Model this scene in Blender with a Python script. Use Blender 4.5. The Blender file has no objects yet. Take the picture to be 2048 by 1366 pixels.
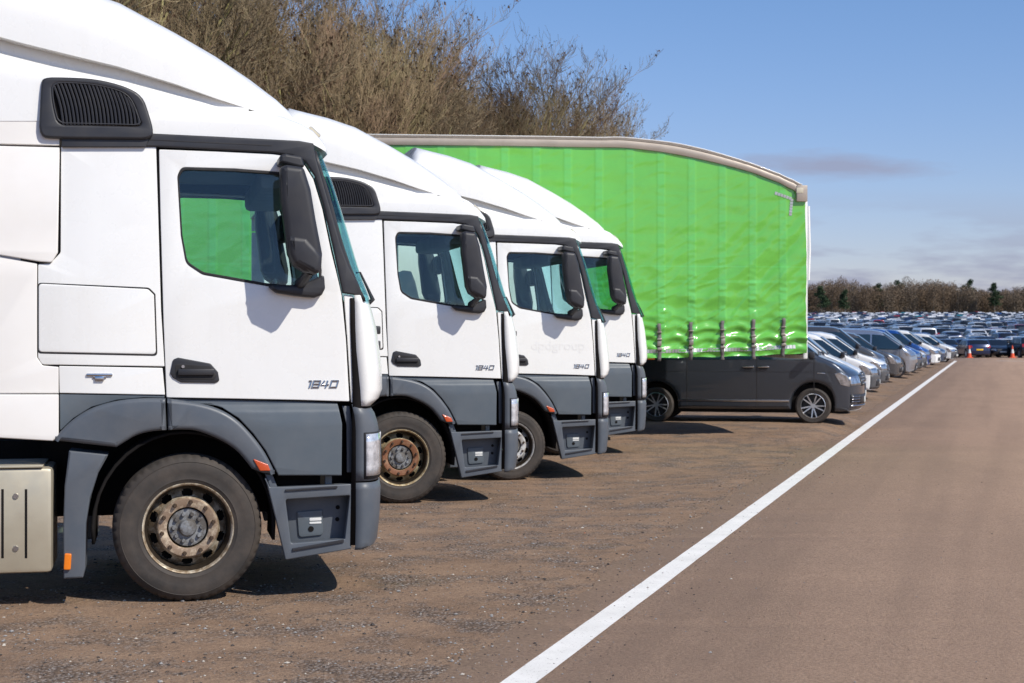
import bpy, bmesh, math, random
import numpy as np
from mathutils import Vector, Matrix
R = math.radians
SC = bpy.context.scene
COL = SC.collection
# ------------------------------------------------------------------ camera
EYE = 1.856; F = 3300.0
cam_d = bpy.data.cameras.new('camera'); cam = bpy.data.objects.new('camera', cam_d); COL.objects.link(cam)
cam.location = (0, 0, EYE); cam.rotation_euler = (R(90), 0, 0)
cam_d.sensor_width = 36; cam_d.lens = F/2048*36
cam_d.shift_y = -18/2048
cam_d.clip_start = 0.1; cam_d.clip_end = 5000
cam_d.dof.use_dof = True; cam_d.dof.focus_distance = 13.0; cam_d.dof.aperture_fstop = 5.6
SC.camera = cam
# ------------------------------------------------------------------ sky and sun
SUN_TO = Vector((0.88, -0.74, 1.06)).normalized()
W = bpy.data.worlds.new('World'); SC.world = W; W.use_nodes = True
wn = W.node_tree.nodes; wl = W.node_tree.links; wn.clear()
def WN(t, **k):
    n = wn.new(t)
    for a, b in k.items(): setattr(n, a, b)
    return n
sky = WN('ShaderNodeTexSky', sky_type='NISHITA'); sky.sun_disc = False
sky.sun_elevation = math.asin(SUN_TO.z); sky.sun_rotation = math.atan2(SUN_TO.x, SUN_TO.y)
sky.air_density = 1.0; sky.dust_density = 0.3; sky.ozone_density = 2.5; sky.altitude = 50
tc = WN('ShaderNodeTexCoord'); sep = WN('ShaderNodeSeparateXYZ'); wl.new(tc.outputs['Generated'], sep.inputs[0])
def wm(op, a, b=None, c=None, clamp=False):
    n = WN('ShaderNodeMath', operation=op); n.use_clamp = clamp
    for i, v in enumerate((a, b, c)):
        if v is None: continue
        if isinstance(v, (int, float)): n.inputs[i].default_value = v
        else: wl.new(v, n.inputs[i])
    return n.outputs[0]
el = wm('DIVIDE', sep.outputs[2], sep.outputs[1])       # tangent of elevation, looking north
az = wm('DIVIDE', sep.outputs[0], sep.outputs[1])
comb = WN('ShaderNodeCombineXYZ')
wl.new(wm('MULTIPLY', az, 9.0), comb.inputs[0]); wl.new(wm('MULTIPLY', el, 46.0), comb.inputs[1])
nz = WN('ShaderNodeTexNoise'); nz.inputs['Scale'].default_value = 1.25; nz.inputs['Detail'].default_value = 7; nz.inputs['Roughness'].default_value = .55
wl.new(comb.outputs[0], nz.inputs['Vector'])
lowm = wm('MULTIPLY', wm('SUBTRACT', 0.088, el), 9.0, clamp=True)
# a single longer cloud bank a little higher up
cx = wm('DIVIDE', wm('SUBTRACT', az, 0.198), 0.046); cy = wm('DIVIDE', wm('SUBTRACT', el, 0.1005), 0.0085)
dist = wm('SQRT', wm('ADD', wm('MULTIPLY', cx, cx), wm('MULTIPLY', cy, cy)))
bank = wm('MULTIPLY', wm('SUBTRACT', 1.35, wm('ADD', dist, wm('MULTIPLY', wm('SUBTRACT', nz.outputs[0], .5), 3.0))), 1.0, clamp=True)
cl = wm('MULTIPLY', wm('MULTIPLY', wm('SUBTRACT', nz.outputs[0], 0.44), 7.0, clamp=True), wm('MULTIPLY', lowm, 1.9, clamp=True))
north = wm('GREATER_THAN', sep.outputs[1], 0.05)
cl = wm('MULTIPLY', wm('MULTIPLY', wm('MAXIMUM', cl, bank), .78), north)
tint = WN('ShaderNodeMix', data_type='RGBA', blend_type='MULTIPLY'); tint.inputs[0].default_value = 1
wl.new(sky.outputs[0], tint.inputs[6])
ramp = WN('ShaderNodeValToRGB'); wl.new(wm('MULTIPLY', sep.outputs[2], 4.0), ramp.inputs[0])
cr = ramp.color_ramp; cr.elements[0].position = 0; cr.elements[0].color = (.97, .91, 1.22, 1)
cr.elements[1].position = 1; cr.elements[1].color = (.84, 1.04, 1.31, 1)
wl.new(ramp.outputs[0], tint.inputs[7])
mixc = WN('ShaderNodeMix', data_type='RGBA'); wl.new(cl, mixc.inputs[0]); wl.new(tint.outputs[2], mixc.inputs[6])
mixc.inputs[7].default_value = (3.35, 3.55, 4.9, 1)
bg = WN('ShaderNodeBackground'); bg.inputs[1].default_value = 0.104
wl.new(mixc.outputs[2], bg.inputs[0])
wo = WN('ShaderNodeOutputWorld'); wl.new(bg.outputs[0], wo.inputs[0])
sd = bpy.data.lights.new('sun', 'SUN'); sd.energy = 4.7; sd.angle = R(.53); sd.color = (1, .945, .855)
so = bpy.data.objects.new('sun', sd); COL.objects.link(so); so.location = (20, -20, 40)
so.rotation_euler = (-SUN_TO).to_track_quat('-Z', 'Y').to_euler()
SC.view_settings.view_transform = 'Standard'; SC.view_settings.look = 'None'
SC.view_settings.exposure = -0.08; SC.view_settings.gamma = 1.0
# ------------------------------------------------------------------ materials
class NT:
    def __init__(s, name):
        s.m = bpy.data.materials.new(name); s.m.use_nodes = True
        s.n = s.m.node_tree.nodes; s.l = s.m.node_tree.links
        s.p = s.n['Principled BSDF']; s.out = s.n['Material Output']; s._c = None
    def new(s, t, **k):
        n = s.n.new(t)
        for a, b in k.items(): setattr(n, a, b)
        return n
    def co(s, kind='Object'):
        if s._c is None: s._c = s.new('ShaderNodeTexCoord')
        return s._c.outputs[kind]
    def noise(s, scale, detail=4, rough=.6, vec=None, stretch=None):
        n = s.new('ShaderNodeTexNoise'); n.inputs['Scale'].default_value = scale
        n.inputs['Detail'].default_value = detail; n.inputs['Roughness'].default_value = rough
        v = vec or s.co()
        if stretch:
            mp = s.new('ShaderNodeMapping'); mp.inputs['Scale'].default_value = stretch; s.l.new(v, mp.inputs[0]); v = mp.outputs[0]
        s.l.new(v, n.inputs['Vector']); return n.outputs[0]
    def ramp(s, fac, stops):
        n = s.new('ShaderNodeValToRGB'); s.l.new(fac, n.inputs[0]); e = n.color_ramp.elements
        while len(e) < len(stops): e.new(.5)
        for q, (p, c) in zip(e, stops): q.position = p; q.color = (*c, 1) if len(c) == 3 else c
        return n.outputs[0]
    def mix(s, fac, a, b, blend='MIX'):
        n = s.new('ShaderNodeMix', data_type='RGBA', blend_type=blend)
        for i, v in ((0, fac), (6, a), (7, b)):
            if isinstance(v, (int, float)): n.inputs[i].default_value = v
            elif isinstance(v, tuple): n.inputs[i].default_value = (*v, 1)
            else: s.l.new(v, n.inputs[i])
        return n.outputs[2]
    def math(s, op, a, b=0., clamp=False):
        n = s.new('ShaderNodeMath', operation=op); n.use_clamp = clamp
        for i, v in enumerate((a, b)):
            if isinstance(v, (int, float)): n.inputs[i].default_value = v
            else: s.l.new(v, n.inputs[i])
        return n.outputs[0]
    def bump(s, h, strength=.3, dist=.01):
        n = s.new('ShaderNodeBump'); n.inputs['Strength'].default_value = strength; n.inputs['Distance'].default_value = dist
        s.l.new(h, n.inputs['Height']); s.l.new(n.outputs[0], s.p.inputs['Normal'])
    def set(s, **k):
        for a, v in k.items():
            i = s.p.inputs[{'col': 'Base Color', 'rough': 'Roughness', 'metal': 'Metallic', 'spec': 'Specular IOR Level', 'coat': 'Coat Weight', 'em': 'Emission Color', 'es': 'Emission Strength'}[a]]
            if isinstance(v, tuple): i.default_value = (*v, 1)
            elif isinstance(v, (int, float)): i.default_value = v
            else: s.l.new(v, i)
        return s
def paint(name, c, rough=.35, dirt=.12, coat=0., metal=0., dirtc=(.36, .29, .22), scale=2.2, spec=.5):
    t = NT(name)
    f = t.ramp(t.noise(scale, 6, .65), [(.40, (0, 0, 0)), (.78, (dirt,)*3)])
    t.set(col=t.mix(f, c, dirtc), rough=t.ramp(t.noise(7, 3), [(.3, (rough*.85,)*3), (.7, (min(1, rough*1.25),)*3)]), coat=coat, metal=metal, spec=spec)
    return t.m
M = {}
t = NT('white_paint')
f1 = t.ramp(t.noise(1.3, 6, .65), [(.40, (0, 0, 0)), (.78, (.16,)*3)]); f2 = t.ramp(t.noise(9, 5, .7, stretch=(1, 1, .09)), [(.55, (0, 0, 0)), (.85, (.16,)*3)])
t.set(col=t.mix(f2, t.mix(f1, (.83, .825, .795), (.62, .57, .49)), (.60, .56, .49)), rough=t.ramp(t.noise(7, 3), [(.3, (.22,)*3), (.7, (.36,)*3)]), coat=.3); M['white'] = t.m
M['cream'] = paint('white_plastic', (.80, .775, .735), .45, .22, dirtc=(.62, .54, .44), scale=1.1)
M['grey'] = paint('grey_plastic', (.082, .096, .115), .42, .30, dirtc=(.21, .20, .19), scale=3)
M['grey2'] = paint('grey_panel_plastic', (.090, .110, .128), .38, .25, dirtc=(.22, .215, .21), scale=2)
M['black'] = paint('black_plastic', (.022, .022, .026), .45, .12, dirtc=(.10, .09, .08), scale=4)
M['dark'] = paint('dark_underbody', (.012, .011, .011), .9, .2, dirtc=(.05, .04, .03), spec=.1)
M['cloth'] = paint('seat_fabric', (.42, .46, .50), .9, .1)
M['trim'] = paint('cab_interior_trim', (.12, .135, .15), .8, .1)
M['lining'] = paint('cab_ceiling_lining', (.22, .24, .26), .9, .1)
M['red'] = paint('red_plastic', (.45, .03, .02), .5, .1)
M['seam'] = paint('black_rubber_seal', (.012, .012, .014), .7, .05)
M['chrome'] = paint('chrome', (.55, .56, .58), .18, .1, metal=1)
M['alu'] = paint('brushed_aluminium', (.50, .45, .34), .42, .35, metal=.45, dirtc=(.33, .27, .2), scale=3)
M['orange'] = paint('orange_lens', (.80, .20, .01), .25, .1, dirtc=(.5, .1, .01), coat=.4)
M['redlens'] = paint('red_orange_lens', (.55, .08, .02), .25, .1, dirtc=(.3, .03, .01), coat=.4)
M['lens'] = paint('cream_lens', (.55, .50, .38), .3, .1)
M['lamp'] = paint('headlamp_glass', (.50, .53, .58), .10, .9, coat=1, metal=.8, dirtc=(.03, .035, .04), scale=11)
M['sticker'] = paint('sticker', (.75, .75, .73), .5, .1)
M['trucklamp'] = paint('clear_headlamp', (.74, .76, .80), .12, .85, coat=1, metal=.35, dirtc=(.10, .11, .13), scale=16)
def glass(name, tintc, gl=.55):
    t = NT(name); t.n.remove(t.p)
    a = t.new('ShaderNodeBsdfTransparent'); a.inputs[0].default_value = (*tintc, 1)
    g = t.new('ShaderNodeBsdfGlossy'); g.inputs['Roughness'].default_value = .02; g.inputs[0].default_value = (.9, .95, 1, 1)
    ge = t.new('ShaderNodeNewGeometry'); dt = t.new('ShaderNodeVectorMath', operation='DOT_PRODUCT')
    t.l.new(ge.outputs['Incoming'], dt.inputs[0]); t.l.new(ge.outputs['Normal'], dt.inputs[1])
    fz = t.math('ADD', t.math('MULTIPLY', t.math('POWER', t.math('SUBTRACT', 1., t.math('ABSOLUTE', dt.outputs['Value'])), 5.), gl), .035, True)
    mx = t.new('ShaderNodeMixShader'); t.l.new(fz, mx.inputs[0]); t.l.new(a.outputs[0], mx.inputs[1]); t.l.new(g.outputs[0], mx.inputs[2])
    t.l.new(mx.outputs[0], t.out.inputs[0]); return t.m
M['glass'] = glass('window_glass', (.86, .945, .935))
M['screen'] = glass('windscreen_glass', (.70, .90, .91), .55)
M['carglass'] = NT('car_glass').set(col=(.012, .03, .045), rough=.06, spec=.9, coat=.5).m
# tyre: brown-grey dusty rubber
t = NT('dusty_tyre_rubber')
t.set(col=t.mix(t.ramp(t.noise(5, 5), [(.35, (0, 0, 0)), (.7, (.75,)*3)]), (.030, .026, .023), (.085, .066, .052)), rough=.75); t.bump(t.noise(40, 3), .2, .004); M['tyre'] = t.m
def rimmat(name, base, rust, amt, metal=.3):
    t = NT(name); f = t.ramp(t.noise(11, 7, .7), [(.5-amt*.35, (0, 0, 0)), (.62-amt*.2, (1, 1, 1))])
    t.set(col=t.mix(f, base, rust), rough=.6, metal=metal); t.bump(t.noise(40, 4), .35, .004); return t.m
M['rim_dirty'] = rimmat('dirty_rim_paint', (.66, .58, .45), (.25, .18, .11), .32)
M['ring_dirty'] = rimmat('dirty_nut_ring', (.66, .55, .40), (.27, .19, .13), .5)
M['ring_rust'] = rimmat('rusty_nut_ring', (.36, .21, .12), (.20, .08, .035), .6, .1)
M['rim_gold'] = rimmat('tan_rim_paint', (.64, .55, .36), (.34, .24, .12), .25)
M['rim_white'] = rimmat('white_rim_paint', (.62, .62, .61), (.32, .28, .24), .1)
M['hub'] = rimmat('grey_hub_paint', (.25, .26, .27), (.10, .09, .08), .3, .2)
M['rimdark'] = rimmat('shadowed_rim_well', (.06, .045, .03), (.03, .02, .012), .5)  # shade of the deep rim well put into the barrel colour
M['nut'] = rimmat('nut_steel', (.20, .16, .12), (.09, .06, .04), .4, .5)
# ------------------------------------------------------------------ object helpers
def link(o, parent=None):
    COL.objects.link(o)
    if parent is not None: o.parent = parent
    return o
def tag(o, label=None, cat=None, group=None, kind=None):
    for k, v in (('label', label), ('category', cat), ('group', group), ('kind', kind)):
        if v: o[k] = v
    return o
def empty(name, loc=(0, 0, 0), rz=0., label=None, cat=None, group=None, ry=0.):
    o = bpy.data.objects.new(name, None); o.empty_display_size = .3; link(o)
    o.location = loc; o.rotation_euler = (0, ry, rz); return tag(o, label, cat, group)
def finish(me, ang=32):
    for p in me.polygons: p.use_smooth = True
    me.set_sharp_from_angle(angle=R(ang))
def mobj(name, verts, faces, mats, parent=None, idx=None, smooth=32, fixn=True):
    me = bpy.data.meshes.new(name); me.from_pydata([tuple(v) for v in verts], [], faces)
    if not isinstance(mats, (list, tuple)): mats = [mats]
    for m in mats: me.materials.append(m)
    if idx is not None: me.polygons.foreach_set('material_index', idx)
    if fixn:
        bm = bmesh.new(); bm.from_mesh(me); bmesh.ops.recalc_face_normals(bm, faces=bm.faces); bm.to_mesh(me); bm.free()
    if smooth: finish(me, smooth)
    return link(bpy.data.objects.new(name, me), parent)
def bmobj(name, bm, mat, parent=None, smooth=32):
    me = bpy.data.meshes.new(name); bmesh.ops.recalc_face_normals(bm, faces=bm.faces); bm.to_mesh(me); bm.free()
    for m in (mat if isinstance(mat, (list, tuple)) else [mat]): me.materials.append(m)
    if smooth: finish(me, smooth)
    return link(bpy.data.objects.new(name, me), parent)
def add_box(bm, x0, x1, y0, y1, z0, z1, bev=0., mi=0, fn=None):
    r = bmesh.ops.create_cube(bm, size=1)
    vs = r['verts']
    for v in vs: v.co = Vector(((x0+x1)/2+v.co.x*(x1-x0), (y0+y1)/2+v.co.y*(y1-y0), (z0+z1)/2+v.co.z*(z1-z0)))
    fs = list({f for v in vs for f in v.link_faces})
    if bev > 0:
        es = list({e for v in vs for e in v.link_edges})
        q = bmesh.ops.bevel(bm, geom=es, offset=bev, segments=2, affect='EDGES', profile=.5); fs = q['faces']; 
        fs = list({f for v in q['verts'] for f in v.link_faces})
    for f in fs: f.material_index = mi
    if fn:
        for v in {v for f in fs for v in f.verts}: v.co = fn(v.co)
def box(name, x0, x1, y0, y1, z0, z1, mat, parent=None, bev=.01):
    bm = bmesh.new(); add_box(bm, x0, x1, y0, y1, z0, z1, bev); return bmobj(name, bm, mat, parent)
def add_tube(bm, pts, r, seg=8, cap=True):
    pts = [Vector(p) for p in pts]; rings = []
    if not isinstance(r, (list, tuple)): r = [r]*len(pts)
    for i, p in enumerate(pts):
        d = (pts[min(i+1, len(pts)-1)]-pts[max(i-1, 0)]).normalized()
        a = d.orthogonal().normalized() if i == 0 else (a - d*a.dot(d)).normalized()
        b = d.cross(a)
        rings.append([bm.verts.new(p+(a*math.cos(q*2*math.pi/seg)+b*math.sin(q*2*math.pi/seg))*r[i]) for q in range(seg)])
    for A, B in zip(rings, rings[1:]):
        for q in range(seg): bm.faces.new((A[q], A[(q+1) % seg], B[(q+1) % seg], B[q]))
    if cap: bm.faces.new(rings[0][::-1]); bm.faces.new(rings[-1])
def tube(name, pts, r, mat, parent=None, seg=8):
    bm = bmesh.new(); add_tube(bm, pts, r, seg); return bmobj(name, bm, mat, parent)
def fillet(pts, r, n=5):
    """round the corners of a closed polygon; a point may carry its own radius"""
    out = []; N = len(pts)
    for i in range(N):
        p = Vector(pts[i][:2]); rr = pts[i][2] if len(pts[i]) > 2 else r
        a = Vector(pts[i-1][:2])-p; b = Vector(pts[(i+1) % N][:2])-p
        la, lb = a.length, b.length
        if rr <= 0 or la < 1e-6 or lb < 1e-6: out.append(tuple(p)); continue
        cosx = max(-1, min(1, a.dot(b)/la/lb)); th = math.acos(cosx)
        if th > R(172): out.append(tuple(p)); continue
        d = min(rr/math.tan(th/2), la*.45, lb*.45)
        A = p+a/la*d; B = p+b/lb*d
        for k in range(n+1):
            s = k/n; out.append(tuple(A*(1-s)**2+p*2*s*(1-s)+B*s*s))
    return out
def slices(bm, axis, vals):
    no = [0, 0, 0]; no[axis] = 1
    for v in vals:
        co = [0, 0, 0]; co[axis] = v
        bmesh.ops.bisect_plane(bm, geom=bm.verts[:]+bm.edges[:]+bm.faces[:], plane_co=co, plane_no=no, dist=1e-5)
def extrude2d(name, outlines, y_out, th, bev, mat, parent=None, deform=None, sx=(), sz=(), sy=(), flip=1, bres=2, smooth=32):
    """outlines in (x, z); outer face at y=-y_out (flip=1: towards the viewer side), going th inwards"""
    cu = bpy.data.curves.new(name, 'CURVE'); cu.dimensions = '2D'; cu.fill_mode = 'BOTH'
    cu.bevel_depth = bev; cu.bevel_resolution = bres; cu.offset = -bev; cu.extrude = max(1e-4, th/2-bev)
    for ol in outlines:
        sp = cu.splines.new('POLY'); sp.points.add(len(ol)-1); sp.use_cyclic_u = True
        for q, p in zip(sp.points, ol): q.co = (p[0], p[1], 0, 1)
    tmp = bpy.data.objects.new(name, cu)
    me0 = bpy.data.meshes.new_from_object(tmp)
    bm = bmesh.new(); bm.from_mesh(me0)
    bpy.data.objects.remove(tmp); bpy.data.curves.remove(cu); bpy.data.meshes.remove(me0)
    for v in bm.verts:
        x, z, c = v.co; v.co = (x, -y_out+th/2-c, z)
    bmesh.ops.remove_doubles(bm, verts=bm.verts, dist=1e-5)
    slices(bm, 0, sx); slices(bm, 2, sz); slices(bm, 1, sy)
    if deform:
        for v in bm.verts: v.co = deform(v.co)
    if flip < 0:
        for v in bm.verts: v.co.y = -v.co.y
    return bmobj(name, bm, mat, parent, smooth)
def lathe(name, prof, mat, parent=None, seg=64, smooth=32, fn=None, hole=None, idx=None):
    """prof: (r, y) rings round the Y axis"""
    V = []; Fc = []; n = len(prof); mi = []
    for k in range(seg):
        a = 2*math.pi*k/seg
        for j, (r, y) in enumerate(prof):
            p = (r*math.cos(a), y, r*math.sin(a)); V.append(fn(p, k, j) if fn else p)
    for k in range(seg):
        for j in range(n-1):
            if hole and hole((k+.5)/seg, j): continue
            k2 = (k+1) % seg; Fc.append((k*n+j, k*n+j+1, k2*n+j+1, k2*n+j))
    return mobj(name, V, Fc, mat, parent, smooth=smooth)
def text_mesh(name, body, size, mat, parent, loc, ext=.004, shear=0., rot=(R(90), 0, 0), sx=1.):
    cu = bpy.data.curves.new(name, 'FONT'); cu.body = body; cu.size = size; cu.extrude = ext; cu.shear = shear; cu.offset = size*.008
    tmp = bpy.data.objects.new(name, cu); me = bpy.data.meshes.new_from_object(tmp)
    bpy.data.objects.remove(tmp); me.name = name; me.materials.clear(); me.materials.append(mat)
    me.transform(Matrix.Diagonal((sx, 1, 1, 1)))
    o = link(bpy.data.objects.new(name, me), parent); o.location = loc; o.rotation_euler = rot; return o
def kids(o): return list(o.children)
CH = {}
def copy_tree(o, parent=None, top=True):
    c = o.copy(); COL.objects.link(c); c.parent = parent
    for ch in CHILD.get(o.name, []): copy_tree(ch, c, False)
    return c
CHILD = {}
def index_children():
    CHILD.clear()
    for o in bpy.data.objects:
        if o.parent: CHILD.setdefault(o.parent.name, []).append(o)
# ------------------------------------------------------------------ articulated tractor unit
# local frame: x forward from the front axle, y=-1.25 is the side towards the road camera, z up from the ground
D1 = 11.3; XW = (375-1024)*D1/F
YAW = R(12); CY, SY = math.cos(YAW), math.sin(YAW)
def P(x, y, d=0.):
    k = (x-1024)/F
    u = (k*(D1+d*CY)-XW+d*SY)/(CY-k*SY)
    return (u, EYE-(y-665)/F*(D1+u*SY+d*CY))
def chaikin(pts, it=2):
    """smooth a closed outline; points with a third value stay sharp"""
    for _ in range(it):
        out = []; N = len(pts)
        for i in range(N):
            a = pts[i]; b = pts[(i+1) % N]
            if len(a) > 2: out.append(a)
            if len(a) > 2 and len(b) > 2: continue
            if len(a) < 3: out.append((a[0]*.75+b[0]*.25, a[1]*.75+b[1]*.25))
            if len(b) < 3: out.append((a[0]*.25+b[0]*.75, a[1]*.25+b[1]*.75))
        pts = out
    return [(p[0], p[1], 1.2) if len(p) > 2 else p for p in pts]
def PL(pts, d=0., r=0.):
    q = []
    for p in pts:
        u, z = P(p[0], p[1], d); q.append((u, z, p[2]/292) if len(p) > 2 else (u, z))
    return fillet(q, r/292)
def tumble(z): return max(0., z-2.22)*.062
def TD(co):
    y = co.y + tumble(co.z)
    if co.x > 1.02: y += (co.x-1.02)**2*.9
    return Vector((co.x, y, co.z))
def TG(co):
    co = TD(co); t = min(1, max(0, (1.375-co.z)/.17)); t2 = min(1, max(0, (1.365-co.z)/.065)); co.y -= (.026*(t2*t2*(3-2*t2))+.012*(t*t*(3-2*t))+.008*t)*(1 if co.y < 0 else -1)
    return co
SXV = [-.6, 0, .6, 1.02, 1.08, 1.14, 1.2]; SZV = [2.22, 2.6]
def side(name, pts, parent, mat, out=0., th=.03, bev=.005, holes=(), far=True, r=2., d=None, hr=None, df=None, sz=None):
    TD_ = df or TD; SZ_ = sz or SZV
    dd = -out if d is None else d
    ol = [PL(pts, dd, r)]+[PL(h, dd, r if hr is None else hr) for h in holes]
    o = extrude2d(name, ol, 1.25+out, th, bev, mat, parent, TD_, SXV, SZ_)
    if far: extrude2d(name, ol, 1.25+out, th, bev, mat, parent, TD_, SXV, SZ_, flip=-1)
    return o
def shell(name, rows, mat, parent, p=4.0, a0=0., a1=1., yw=1.245, off=0., n=28, d=.30, thick=.012, tilt=True):
    """wrap-round front panel: rows of (y_px, x_edge_px, x_nose_px)"""
    V = []; m = len(rows)
    for (yp, xe, xn) in rows:
        ue, z = P(xe, yp, .03); un, _ = P(xn, yp, d); yy = yw-(tumble(z) if tilt else 0)
        for k in range(n+1):
            th = math.pi*(a0+(a1-a0)*k/n); c, s = math.cos(th), math.sin(th)
            y = -yy*math.copysign(abs(c)**(2/p), c); u = ue+(un-ue)*max(s, 0)**(2/p)
            V.append((u+off*s, y-off*c, z))
    Fc = [(i*(n+1)+k, i*(n+1)+k+1, (i+1)*(n+1)+k+1, (i+1)*(n+1)+k) for i in range(m-1) for k in range(n)]
    o = mobj(name, V, Fc, mat, parent)
    s = o.modifiers.new('thickness', 'SOLIDIFY'); s.thickness = thick; s.offset = -1
    return o
def loft(name, st, mat, parent, nexp=4.0, n=32, caps=True, smooth=40):
    """st: (u, z_bottom, z_top, half_width[, nexp]) - boxy arch cross-sections"""
    V = []
    for s_ in st:
        u, zb, zt, w = s_[:4]; e = s_[4] if len(s_) > 4 else nexp
        for k in range(n+1):
            th = math.pi*k/n; c, s = math.cos(th), math.sin(th)
            V.append((u, -w*math.copysign(abs(c)**(2/e), c), zb+(zt-zb)*max(s, 0)**(2/e)))
    m = len(st); N = n+1
    Fc = [(i*N+k, i*N+k+1, (i+1)*N+k+1, (i+1)*N+k) for i in range(m-1) for k in range(n)]
    Fc += [(i*N, (i+1)*N, (i+1)*N+n, i*N+n) for i in range(m-1)]
    if caps: Fc += [tuple(range(N)), tuple(range((m-1)*N, m*N))]
    return mobj(name, V, Fc, mat, parent, smooth=smooth)
WINDOW = [(355, 350, 22), (363, 333, 14), (470, 336, 0), (560, 343, 0), (604, 347, 16), (622, 390, 0), (643, 540, 0), (641, 582, 10), (534, 572, 0), (405, 549, 30), (372, 527, 25), (362, 470, 0)]
DOOR = [(318, 297, 3), (430, 301), (548, 306.5), (588, 313), (609, 327), (627.5, 357), (645.5, 418), (662, 500), (683, 588), (692, 680), (699, 803, 3), (600, 800), (450, 797), (333, 795, 3), (327, 640), (321, 430)]
def nutring(bm, n, r, rad, y0, y1, ph=0.):
    for k in range(n):
        a = ph+2*math.pi*k/n; c = Vector((r*math.cos(a), 0, r*math.sin(a)))
        add_tube(bm, [c+Vector((0, y0, 0)), c+Vector((0, (y0+y1)/2, 0)), c+Vector((0, y1, 0))], [rad*1.25, rad, rad*.8], 6)
def truck_wheel(parent, x, y, style='dirty', rad=.507, steer=0., flip=1):
    k_ = rad/.507; tr = rad-.507
    def tw(p, k, j):
        X, Y, Z = p; rr = math.hypot(X, Z)
        if rr > rad-.02 and k % 4 == 0 and abs(Y) > .09: X *= (rr-.012)/rr; Z *= (rr-.012)/rr
        if Z < -rad+.011: Z = -rad+.011
        return (X, Y, Z)
    side_p = [(.296, -.118), (.302, -.132), (.318, -.143), (.335, -.147), (.338, -.150), (.342, -.150), (.345, -.149), (.39, -.158), (.43, -.158), (.455, -.152), (.458, -.155), (.462, -.151), (.48, -.142), (.497, -.124), (.505, -.11), (.507, -.09)]
    side_p = [(.296+(r-.296)*(rad-.296)/.211, yy) for r, yy in side_p]
    tread = []
    for gy in (-.065, 0, .065): tread += [(rad, gy-.008), (rad-.012, gy-.005), (rad-.012, gy+.005), (rad, gy+.008)]
    prof = side_p+tread+[(r, -yy) for r, yy in side_p[::-1]]
    w = lathe('wheel', prof, M['tyre'], parent, 200, 40, tw)
    w.location = (x, y, rad); w.rotation_euler = (0, 0, steer+(math.pi if flip < 0 else 0))
    ring, nut, rim, gut = {'dirty': ('ring_dirty', 'nut', 'rim_dirty', 'rimdark'), 'rusty': ('ring_rust', 'nut', 'rim_gold', 'rimdark'), 'white': ('rim_white', 'nut', 'rim_white', 'rimdark'), 'plain': ('ring_dirty', 'nut', 'rim_dirty', 'rimdark')}[style]
    lathe('rim_flange', [(.290, -.10), (.296, -.128), (.303, -.142), (.310, -.146), (.313, -.140), (.306, -.136), (.300, -.12), (.298, -.08)], M[rim], w, 96)
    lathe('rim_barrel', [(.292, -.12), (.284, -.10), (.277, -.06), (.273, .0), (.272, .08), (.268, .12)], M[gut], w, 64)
    fl = -1 if style == 'plain' else 1
    dp = [(.273, .020), (.268, .012), (.262, .0), (.252, -.012), (.242, -.025), (.232, -.037), (.224, -.046), (.218, -.055), (.212, -.070), (.206, -.088), (.198, -.096), (.150, -.096), (.142, -.092), (.140, -.06)]
    if fl < 0: dp = [(r, .10+yy*.6+(.27-r)*.4) for r, yy in dp]
    def hole(t, j):
        if not (2 <= j <= 6): return False
        ph = (t*10) % 1-.5; rr = (dp[j][0]+dp[j+1][0])/2
        return (ph*2*math.pi/10*.24/.040)**2+((rr-.237)/.026)**2 < 1
    lathe('rim_disc', dp, M[rim], w, 240, 40, hole=hole)
    lathe('nut_ring', [(r, yy-.003) for r, yy in dp[9:13]], M[ring], w, 64)
    yb = dp[10][1]
    if style == 'plain':
        bm = bmesh.new(); nutring(bm, 10, .178, .0125, yb-.002, yb-.036, .2); bmobj('wheel_nuts', bm, M['nut'], w)
    else:
        bm = bmesh.new(); nutring(bm, 1, 0, .0135, 0, -.036); n0 = bmobj('wheel_nut', bm, M['nut'], w)
        for q in range(10):
            o = n0 if q == 0 else n0.copy()
            if q: COL.objects.link(o)
            o.location = (.178*math.cos(.2+q*math.pi/5), yb-.001, .178*math.sin(.2+q*math.pi/5))
    lathe('brake_drum', [(.268, .03), (.14, .03), (.14, -.05), (.0001, -.05)], M['dark'], w, 32)
    hb = yb+.03 if fl > 0 else yb-.06
    hp = [(.131, hb+.04), (.131, hb-.008), (.127, hb-.014), (.064, hb-.016), (.060, hb-.03), (.052, hb-.046), (.030, hb-.054), (.0001, hb-.055)]
    bm = bmesh.new(); rg = [[bm.verts.new((r*math.cos(q*math.pi/24), y_, r*math.sin(q*math.pi/24))) for q in range(48)] for r, y_ in hp]
    for A, B in zip(rg, rg[1:]):
        for q in range(48): bm.faces.new((A[q], A[(q+1) % 48], B[(q+1) % 48], B[q]))
    nutring(bm, 10, .095, .0145, hb-.012, hb-.040, .0); bmobj('hub', bm, M['hub'], w)
    return w
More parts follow.
